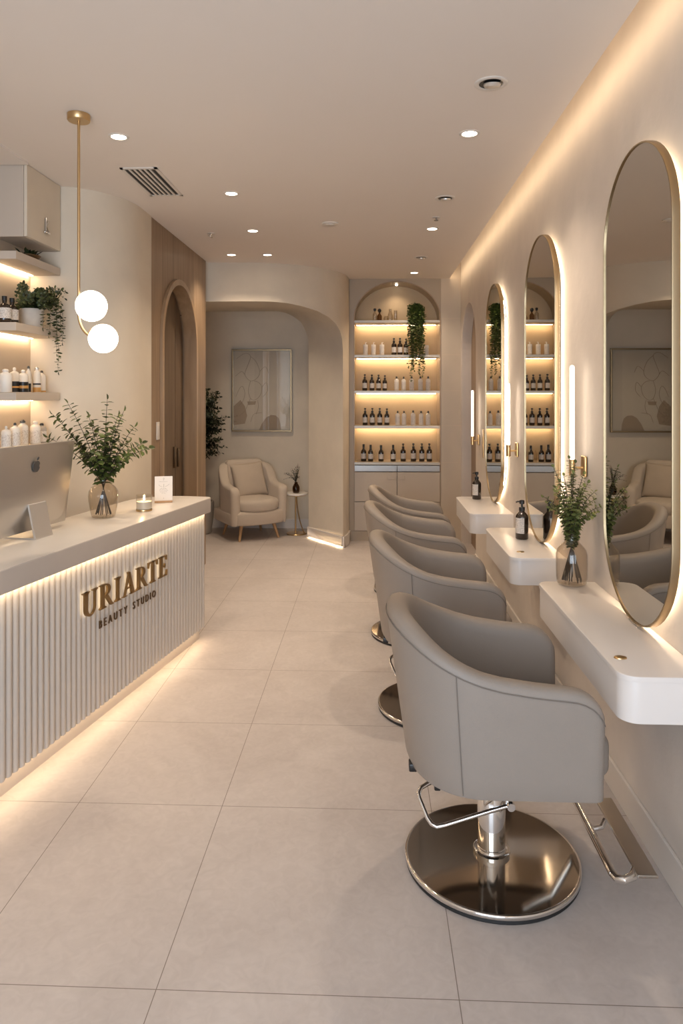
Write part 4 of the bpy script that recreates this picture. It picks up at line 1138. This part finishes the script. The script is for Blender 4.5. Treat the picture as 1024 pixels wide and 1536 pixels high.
# ------------------------------------------------------------------ salon chairs
def u_path(xb, xf, w, xs, n_arc=40, n_arm=14):
    """U in plan: near arm front -> back -> far arm front"""
    P = []
    for k in range(n_arm):
        f = 1-(1-k/n_arm)**1.0
        f = (k/n_arm)**1.6
        P.append((xf+(xs-xf)*f, -w))
    for k in range(n_arc+1):
        a = -PI/2 - PI*k/n_arc
        ex = 2/2.25
        c, s = math.cos(a), math.sin(a)
        P.append((xs + (xs-xb)*(-abs(c)**ex if c < 0 else 0), w*(abs(s)**ex)*(1 if s > 0 else -1)))
    for k in range(n_arm-1,-1,-1):
        f = (k/n_arm)**1.6
        P.append((xf+(xs-xf)*f, w))
    return P
def shell(bot, top, zb, zref, Hf, th, zin, rf, rt, tops=None):
    """upholstered tub: bot/top plan curves, Hf(s) rim height by distance s from back centre; returns MB, seam points"""
    N = len(bot); d = [0]
    for a,b in zip(top,top[1:]): d.append(d[-1]+math.hypot(b[0]-a[0], b[1]-a[1]))
    tot = d[-1]
    prof = tops or [(0,.040),(.01,.026),(.06,.012),(.16,.004),(.32,0),(.55,0),(.76,.004),(.90,.012),(.98,.026),(1,.045)]
    rows = []; rim = []; outs = []
    for i in range(N):
        s = d[i]; e = min(s, tot-s); sb = abs(s-tot/2)
        H = Hf(sb)
        if e < rf: H -= rf - math.sqrt(max(rf*rf-(rf-e)**2,0))
        ins = 0
        if e < rt: ins = rt - math.sqrt(max(rt*rt-(rt-e)**2,0))
        a = V(top[max(i-1,0)]); b = V(top[min(i+1,N-1)]); tg = (b-a).normalized()
        nrm = V((-tg.y, tg.x))                                  # points inwards
        if nrm.dot(V((0.05,0))-V(top[i])) < 0 and abs(nrm.x) > .3: nrm = -nrm
        if abs(nrm.x) <= .3 and nrm.y*top[i][1] > 0: nrm = -nrm
        def P(f, z):
            t = (z-zb)/(zref-zb)
            q = V(bot[i]).lerp(V(top[i]), t) + nrm*(ins + f*(th-2*ins))
            return V((q.x,q.y,z))
        loop = [P(.06,zb), P(.0,zb+.018)] + [P(0, zb+.018+(H-.04-zb-.018)*k/6) for k in range(1,6)]
        outs.append([P(-.004/th, zb+.01+(H-.028-zb-.01)*k/20) for k in range(21)])
        loop += [P(f, H-dz) for f,dz in prof]
        zi = min(zin, H-.06)
        loop += [P(1, H-.045-(H-.045-zi)*k/4) for k in range(1,5)]
        rows.append(loop); rim.append(P(-.002/th, H-.030))
    mb = MB(); mb.grid(rows)
    mb.add(rows[0], [tuple(range(len(rows[0])))]); mb.add(rows[-1], [tuple(range(len(rows[-1])-1,-1,-1))])
    return mb, rim, outs, d
def smooth(a,b,x):
    t = max(0,min(1,(x-a)/(b-a))); return t*t*(3-2*t)
def interp(pts, x):
    if x <= pts[0][0]: return pts[0][1]
    for (a,za),(b,zb) in zip(pts,pts[1:]):
        if x <= b: t=(x-a)/(b-a); t=t*t*(3-2*t) if False else t; return za+(zb-za)*t
    return pts[-1][1]
def salon_chair(loc, lb):
    t = thing('salon_chair', lb, 'salon chair', loc, 0, 'taupe salon chairs in a row')
    ZB = .385
    top = u_path(-.365,.290,.335,-.06); bot = u_path(-.292,.285,.314,-.05)
    Hp = [(0,.890),(.06,.889),(.12,.885),(.18,.874),(.24,.855),(.30,.830),(.36,.804),(.42,.781),(.48,.762),(.55,.745),(.65,.730),(.8,.716),(1,.705)]
    sh, rim, outs, d = shell(bot, top, ZB, .905, lambda s: interp(Hp,s), .078, .44, .10, .030)
    so = sh.build('upholstered_shell', M['leather'], t, angle=60)
    sm = MB(); sm.tube(rim[1:-1], .0020, 6)
    tot = d[-1]
    for i in range(len(d)):
        pass
    for tgt in (tot/2-.40, tot/2+.40):
        i = min(range(len(d)), key=lambda k: abs(d[k]-tgt)); sm.tube(outs[i], .0016, 5)
    sm.build('piping', M['seam'], so)
    # seat base and cushion follow the inside of the tub
    ins = [(x+.0, y*.90) for x,y in bot]; ins = [(max(x,-.17) if abs(y) < .28 else x, y) for x,y in ins]
    pb = [(.262,-.262)] + [(x*.86+.0, y*.86) for x,y in bot[14:-14]] + [(.262,.262)]
    m = MB(); m.add([(x,y,ZB+.002) for x,y in pb]+[(x,y,ZB+.05) for x,y in pb], [tuple(range(len(pb)-1,-1,-1)), tuple(range(len(pb),2*len(pb)))] + [(i,(i+1)%len(pb),len(pb)+(i+1)%len(pb),len(pb)+i) for i in range(len(pb))])
    m.build('seat_base', M['leather'], t)
    m = MB(); m.rbox(-.17,.338,-.205,.205,.395,.530,.035,5); m.build('seat_cushion', M['leather'], t, angle=60)
    # base, column
    m = MB(); m.lathe([(.286,.0285),(.06,.0345)], 96); m.build('base', M['disc'], t, angle=30)
    m = MB(); m.lathe([(.2925,.0135),(.2950,.016),(.2950,.0245),(.2935,.0275),(.2900,.0290),(.2855,.0288)], 96); m.build('base_rim', M['chrome'], t, angle=60)
    m = MB(); m.lathe([(.0001,0),(.290,0),(.2925,.004),(.291,.013),(.0001,.0135)], 80); m.build('base_ring', M['rubber'], t)
    m = MB(); m.lathe([(.062,.034),(.062,.046),(.055,.050),(.049,.050),(.049,.060),(.047,.062),(.047,.245),(.044,.250),(.040,.252),(.040,.392)], 40); m.build('column', M['chrome'], t, angle=40)
    m = MB(); m.rbox(-.12,.12,-.09,.09,.352,.3865,.008,2); m.rbox(.005,.055,-.065,-.035,.30,.37,.010,2); m.build('mounting_plate', M['black'], t)
    m = MB(); m.tube([(.045,-.10,.252),(-.02,-.105,.235),(-.17,-.117,.192),(-.197,-.118,.186),(-.214,-.110,.190),(-.226,-.098,.202),(-.250,-.060,.246),(-.252,-.048,.258),(-.242,-.036,.268),(-.22,-.026,.276),(-.14,.0,.297),(-.03,.02,.318)], .0075, 10)
    m.tube([(.045,-.10,.252),(.048,-.07,.30),(.03,-.05,.34)], .011, 10)
    m.lathe([(.0001,-.016),(.013,-.016),(.0145,0),(.013,.016),(.0001,.016)], 16, c=(.045,-.10,.252), mat=Matrix.Rotation(PI/2,4,'X')); m.build('pump_lever', M['chrome'], t, angle=60)
    # footrest
    m = MB(); m.tube([(.15,.16,.365),(.26,.165,.30),(.325,.17,.16),(.325,.15,.132)]+[(.328,.12-.36*k/6,.130) for k in range(7)]+[(.334,-.262,.130),(.352,-.272,.133),(.380,-.262,.138),(.395,-.24,.146)], .0130, 12)
    m.tube([(.328,.0,.130),(.345,-.006,.124),(.372,-.004,.130),(.388,.012,.146)], .009, 10)
    m.build('footrest_frame', M['chrome'], t)
    m = MB(); m.rbox(.388,.448,-.285,.125,.147,.158,.003,2); m.build('footrest_plate', M['disc_plate'], t, wn=True)
    # small latches at the back of the seat
    m = MB(); m.rbox(-.288,-.262,-.125,-.085,.366,.392,.004,2); m.rbox(-.215,-.195,-.225,-.205,.362,.386,.004,2); m.build('latch', M['black'], t)
    return t
M['disc_plate'] = pbr('footplate_steel', (.50,.455,.40), .3, 1)
ch = salon_chair((.415,2.43,0), 'nearest taupe leather salon chair on a round steel base')
def chair_copy(loc, lb, dz):
    c = copy_tree(ch, loc, 0, lb)
    for k in c.children:
        if k.name.startswith(('base','column')): k.location.x -= .018
        else: k.location.z += dz
    return c
chair_copy((.352,3.62,0), 'second taupe leather salon chair from the front', 0)
chair_copy((.318,4.72,0), 'third taupe leather salon chair, in front of the farthest console', -.01)
chair_copy((.342,5.78,0), 'farthest taupe leather salon chair, nearest the shelving', -.04)

# ------------------------------------------------------------------ alcove: armchair, side table, picture, tree
t = thing('armchair', 'cream upholstered tub armchair with splayed oak legs in the alcove', 'armchair', (-1.352,7.915,0), math.radians(-57))
top = u_path(-.345,.285,.350,-.03); bot = u_path(-.300,.275,.325,-.03)
Hp = [(0,.825),(.25,.822),(.38,.800),(.44,.765),(.49,.70),(.53,.645),(.58,.612),(.70,.598),(1,.575)]
sh, rim, outs, d = shell(bot, top, .175, .83, lambda s: interp(Hp,s), .105, .30, .075, .045)
sh.build('frame_shell', M['fabric'], t, angle=60)
def soft_slab(mb, P, z0, z1, r, m=0):
    """closed soft cushion from a plan polygon"""
    cx = sum(p[0] for p in P)/len(P); cy = sum(p[1] for p in P)/len(P)
    rows = []
    for k in range(9):
        a = -PI/2+PI*k/8; ins = r*(1-math.cos(a)); z = (z0+r if a < 0 else z1-r)+r*math.sin(a)
        rows.append([(cx+(x-cx)*(1-ins/.28), cy+(y-cy)*(1-ins/.28), z) for x,y in P])
    mb.grid(rows, m, closed=True)
    for q,zz,dz in ((rows[-1],z1,.018),(rows[0],z0,0)):
        n = len(q); mid = [((x+cx)/2,(y+cy)/2,z+dz*.8) for x,y,z in q]
        mb.grid([q, mid], m, closed=True); mb.add(mid+[(cx,cy,zz+dz)], [(i,(i+1)%n,n) for i in range(n)], m)
def dshape(xb, xf, w, bulge, n=14):
    P = [(xb,-w),(xb,w)]
    for k in range(n+1):
        a = PI/2-PI*k/n; P.append((xf+bulge*math.cos(a), w*math.sin(a)))
    return P
def dens(P, k=4):
    out = []
    for i in range(len(P)):
        a, b = V(P[i]), V(P[(i+1)%len(P)])
        m_ = k if (b-a).length > .12 else 1
        for j in range(m_): q = a.lerp(b, j/m_); out.append((q.x,q.y))
    return out
m = MB(); soft_slab(m, dens(dshape(-.26,.20,.335,.135)), .175, .325, .03); m.build('seat_base', M['fabric'], t, angle=60)
m = MB(); soft_slab(m, dens(dshape(-.22,.20,.245,.155)), .322, .450, .045); m.build('seat_cushion', M['fabric'], t, angle=60)
m = MB(); m.rbox(-.075,.075,-.225,.225,-.215,.215,.055,5, mat=Matrix.Translation((-.195,0,.64)) @ Matrix.Rotation(math.radians(-10),4,'Y')); m.build('back_cushion', M['fabric'], t, angle=60)
m = MB(); m.pillow(.20,.20,.062, Matrix.Translation((-.085,.02,.63)) @ Matrix.Rotation(math.radians(70),4,'Y') @ Matrix.Rotation(math.radians(4),4,'Z')); m.build('pillow', M['fabric_dark'], t, angle=80)
for (sx,sy) in ((1,1),(1,-1),(-1,1),(-1,-1)):
    a = V((.19*sx,.19*sy,.18)); b = V((.24*sx,.235*sy,0))
    m = MB(); m.tube([a,b], [.022,.012], 12); m.build('leg', M['oak'], t)

t = thing('side_table', 'small round side table with a brass stem beside the armchair', 'side table', (-.846,8.06,0))
m = MB(); m.lathe([(.0001,.452),(.126,.452),(.131,.456),(.131,.470),(.128,.474),(.0001,.474)], 48); m.build('table_top', M['stone'], t)
m = MB(); m.lathe([(.0001,.446),(.118,.446),(.118,.4518)], 40); m.build('top_plate', M['brass'], t)
m = MB(); m.tube([(-.01,0,.012),(-.01,0,.446)], .0095, 12); m.build('stem', M['brass'], t)
m = MB(); m.tube(bez((.0,.0,.43),(.015,0,.16),(.09,0,.012),10), .006, 8); m.build('curved_brace', M['brass'], t)
m = MB(); m.lathe([(.0001,0),(.115,0),(.117,.006),(.112,.012),(.0001,.013)], 48); m.build('base', M['brass'], t)
R = random.Random(8)
t = thing('bud_vase', 'small brown glass vase of dried sprigs on the side table', 'vase', (-.849,8.04,.4745))
prof = [(.0001,0),(.030,0),(.038,.008),(.042,.04),(.040,.07),(.028,.095),(.018,.108),(.018,.118),(.021,.122)]
MB().lathe(prof+[(max(r-.003,.0001),max(z,.006)) for r,z in prof[::-1]], 28).build('vase_body', M['glass_brown'], t, angle=60)
st, fo, fw = MB(), MB(), MB()
for k in range(18):
    a = R.uniform(0,2*PI); rr = R.uniform(.02,.14); hh = .33-rr*1.0+R.uniform(-.04,.02)
    tip = (rr*math.cos(a), rr*math.sin(a)*.8, hh)
    p = [V((-.01*math.cos(a),-.01*math.sin(a),.02))]+bez((0,0,.115),(rr*.3*math.cos(a),rr*.3*math.sin(a),.2),tip,7)
    leafy(st, fo, p, .0016, .0009, .45, .022, .022, .008, R, .55, 4, .8)
    if k % 3 == 0: fw.sphere(tip, .008, 8, 6)
st.build('stems', M['stem_dark'], t, merge=False); fo.build('foliage', M['leaf_dark'], t, merge=False, smooth=False); fw.build('flowers', M['flower'], t, merge=False)

# framed picture
AX0, AX1, AZ0, AZ1 = -1.657, -.936, 1.157, 2.144
t = thing('framed_picture', 'framed abstract line drawing under glass on the alcove wall', 'picture', ((AX0+AX1)/2,8.40,AZ0))
L_ = ((AX0+AX1)/2,8.40,AZ0)
f = MB()
for (a,b_,c_,d_) in ((AX0,AX1,AZ0,AZ0+.018),(AX0,AX1,AZ1-.018,AZ1),(AX0,AX0+.018,AZ0+.018,AZ1-.018),(AX1-.018,AX1,AZ0+.018,AZ1-.018)):
    f.rbox(a,b_,8.358,8.399,c_,d_,.003,2)
f.build('frame', M['bronze'], t, loc=L_, wn=True)
f = MB(); f.box(AX0+.016,AX1-.016,8.385,8.398,AZ0+.016,AZ1-.016); pr_ = f.build('print', M['art_paper'], t, loc=L_, smooth=False)
f = MB()
def ap(u,v): return (AX0+.02+u*(AX1-AX0-.04), 8.3835, AZ0+.02+v*(AZ1-AZ0-.04))
f.add([ap(u,v) for u,v in ((.45,0),(.50,.08),(.58,.16),(.66,.19),(.74,.185),(.80,.15),(.83,.08),(.84,0))],[tuple(range(8))])
f.add([ap(u,v) for u,v in ((.0,.30),(.12,.38),(.2,.30),(.24,.18),(.2,.08),(.0,.06))],[tuple(range(6))])
f.add([ap(u,v) for u,v in ((.24,.36),(.40,.365),(.38,.32),(.26,.315))],[tuple(range(4))])
f.build('drawn_shapes', M['art_tan'], pr_, loc=L_, smooth=False, merge=False)
f = MB()
lines = [[(.05,.9),(.2,.97),(.3,.93),(.24,.80),(.2,.7),(.3,.62),(.42,.66),(.46,.74),(.40,.86),(.30,.93)],
         [(.3,.62),(.26,.5),(.3,.40),(.38,.38),(.47,.44),(.5,.54),(.44,.60),(.36,.62)],
         [(.03,.68),(.14,.74),(.2,.7)], [(.04,.42),(.1,.52),(.16,.55),(.2,.46),(.16,.36),(.08,.3)],
         [(.1,.18),(.2,.24),(.26,.34),(.3,.40)], [(.4,.2),(.44,.3),(.42,.38)], [(.5,.54),(.58,.60),(.6,.5),(.52,.42)], [(.46,.74),(.56,.80),(.62,.72)],[(.3,.1),(.36,.2),(.5,.22)]]
for P in lines:
    Q = [V(ap(u,v)) for u,v in P]; S = []
    for i in range(len(Q)-1):
        p0, p1, p2, p3 = Q[max(i-1,0)], Q[i], Q[i+1], Q[min(i+2,len(Q)-1)]
        for k in range(6):
            s = k/6; S.append(.5*((2*p1)+(p2-p0)*s+(2*p0-5*p1+4*p2-p3)*s*s+(3*p1-p0-3*p2+p3)*s**3))
    S.append(Q[-1]); f.tube(S, .0018, 4)
f.build('drawn_lines', M['art_line'], pr_, loc=L_, merge=False)
f = MB(); f.quad((AX0+.018,8.372,AZ0+.018),(AX1-.018,8.372,AZ0+.018),(AX1-.018,8.372,AZ1-.018),(AX0+.018,8.372,AZ1-.018)); f.build('glazing', M['glazing'], t, loc=L_, smooth=False)

# indoor tree in the alcove corner
R = random.Random(31)
t = thing('potted_tree', 'dark leafy indoor tree in a pale round pot in the alcove corner', 'plant', (-1.965,8.06,0))
MB().lathe([(.0001,0),(.115,0),(.13,.01),(.155,.20),(.160,.36),(.158,.372),(.145,.372),(.140,.33),(.0001,.33)], 40).build('pot', M['pot_grey'], t)
MB().lathe([(.0001,.335),(.141,.333)], 28).build('soil', M['soil'], t)
st, fo = MB(), MB()
trunk = [V((0,0,.33)),V((.015,0,.55)),V((.0,.01,.80)),V((.02,0,1.0)),V((.01,0,1.25)),V((.02,-.01,1.5))]
st.tube(trunk, [.016,.014,.012,.010,.007,.004], 8)
for k in range(120):
    zz = R.uniform(.88,1.5); a = R.uniform(0,2*PI)
    rmax = .30*math.sin(PI*min(1,max(0,(zz-.66)/1.0)))**.7
    j = max(0,min(4,int((zz-.33)/.24))); p0 = trunk[j].lerp(trunk[j+1], .5); p0 = V((p0.x,p0.y,zz))
    tip = p0+V((rmax*math.cos(a)*R.uniform(.6,1.05), rmax*math.sin(a)*R.uniform(.6,1.0), R.uniform(.0,.22)))
    p = bez(p0, p0.lerp(tip,.5)+V((0,0,.04)), tip, 7)
    leafy(st, fo, p, .003, .001, .2, .022, .052, .034, R, .7, 4, .8)
for (dx,dz) in ((.27,.93),(.31,1.0),(-.2,.9)):
    p = bez((.01,0,.80),(dx*.5,-.05,dz+.04),(dx,-.08,dz),7); leafy(st, fo, p, .003, .001, .3, .03, .045, .026, R, .75, 4, .8)
st.build('trunk', M['stem_dark'], t, merge=False); fo.build('foliage', M['leaf_dark'], t, merge=False, smooth=False)

# ------------------------------------------------------------------ daylight, world, camera
al = bpy.data.lights.new('daylight', 'AREA'); al.shape = 'RECTANGLE'; al.size = 2.5; al.size_y = 2.4; al.energy = 105; al.color = (.70,.83,1)
ao = bpy.data.objects.new('daylight', al); COL.objects.link(ao); ao.location = (-.5,YF-.25,1.5); ao.rotation_euler = (PI/2,0,0)
wd_ = bpy.data.worlds.new('world'); SC.world = wd_; wd_.use_nodes = True
bg = wd_.node_tree.nodes['Background']; bg.inputs[0].default_value = (.75,.85,1,1); bg.inputs[1].default_value = .6

cam = bpy.data.cameras.new('camera'); co = bpy.data.objects.new('camera', cam); COL.objects.link(co)
cam.sensor_fit = 'AUTO'; cam.sensor_width = 36; cam.lens = 1055/1536*36
cam.shift_y = -(768-592)/1536; cam.clip_start = .05
co.location = (0,0,1.6); co.rotation_euler = (PI/2,0,math.atan(43/1055))
SC.camera = co
SC.view_settings.view_transform = 'Standard'; SC.view_settings.look = 'None'
SC.view_settings.gamma = 1; SC.view_settings.use_curve_mapping = False
SC.view_settings.exposure = 0.47
SC.cycles.use_denoising = True
SC.cycles.max_bounces = 10; SC.cycles.diffuse_bounces = 5; SC.cycles.glossy_bounces = 5; SC.cycles.transparent_max_bounces = 16
SC.cycles.caustics_reflective = False; SC.cycles.caustics_refractive = False
SC.cycles.sample_clamp_indirect = 6
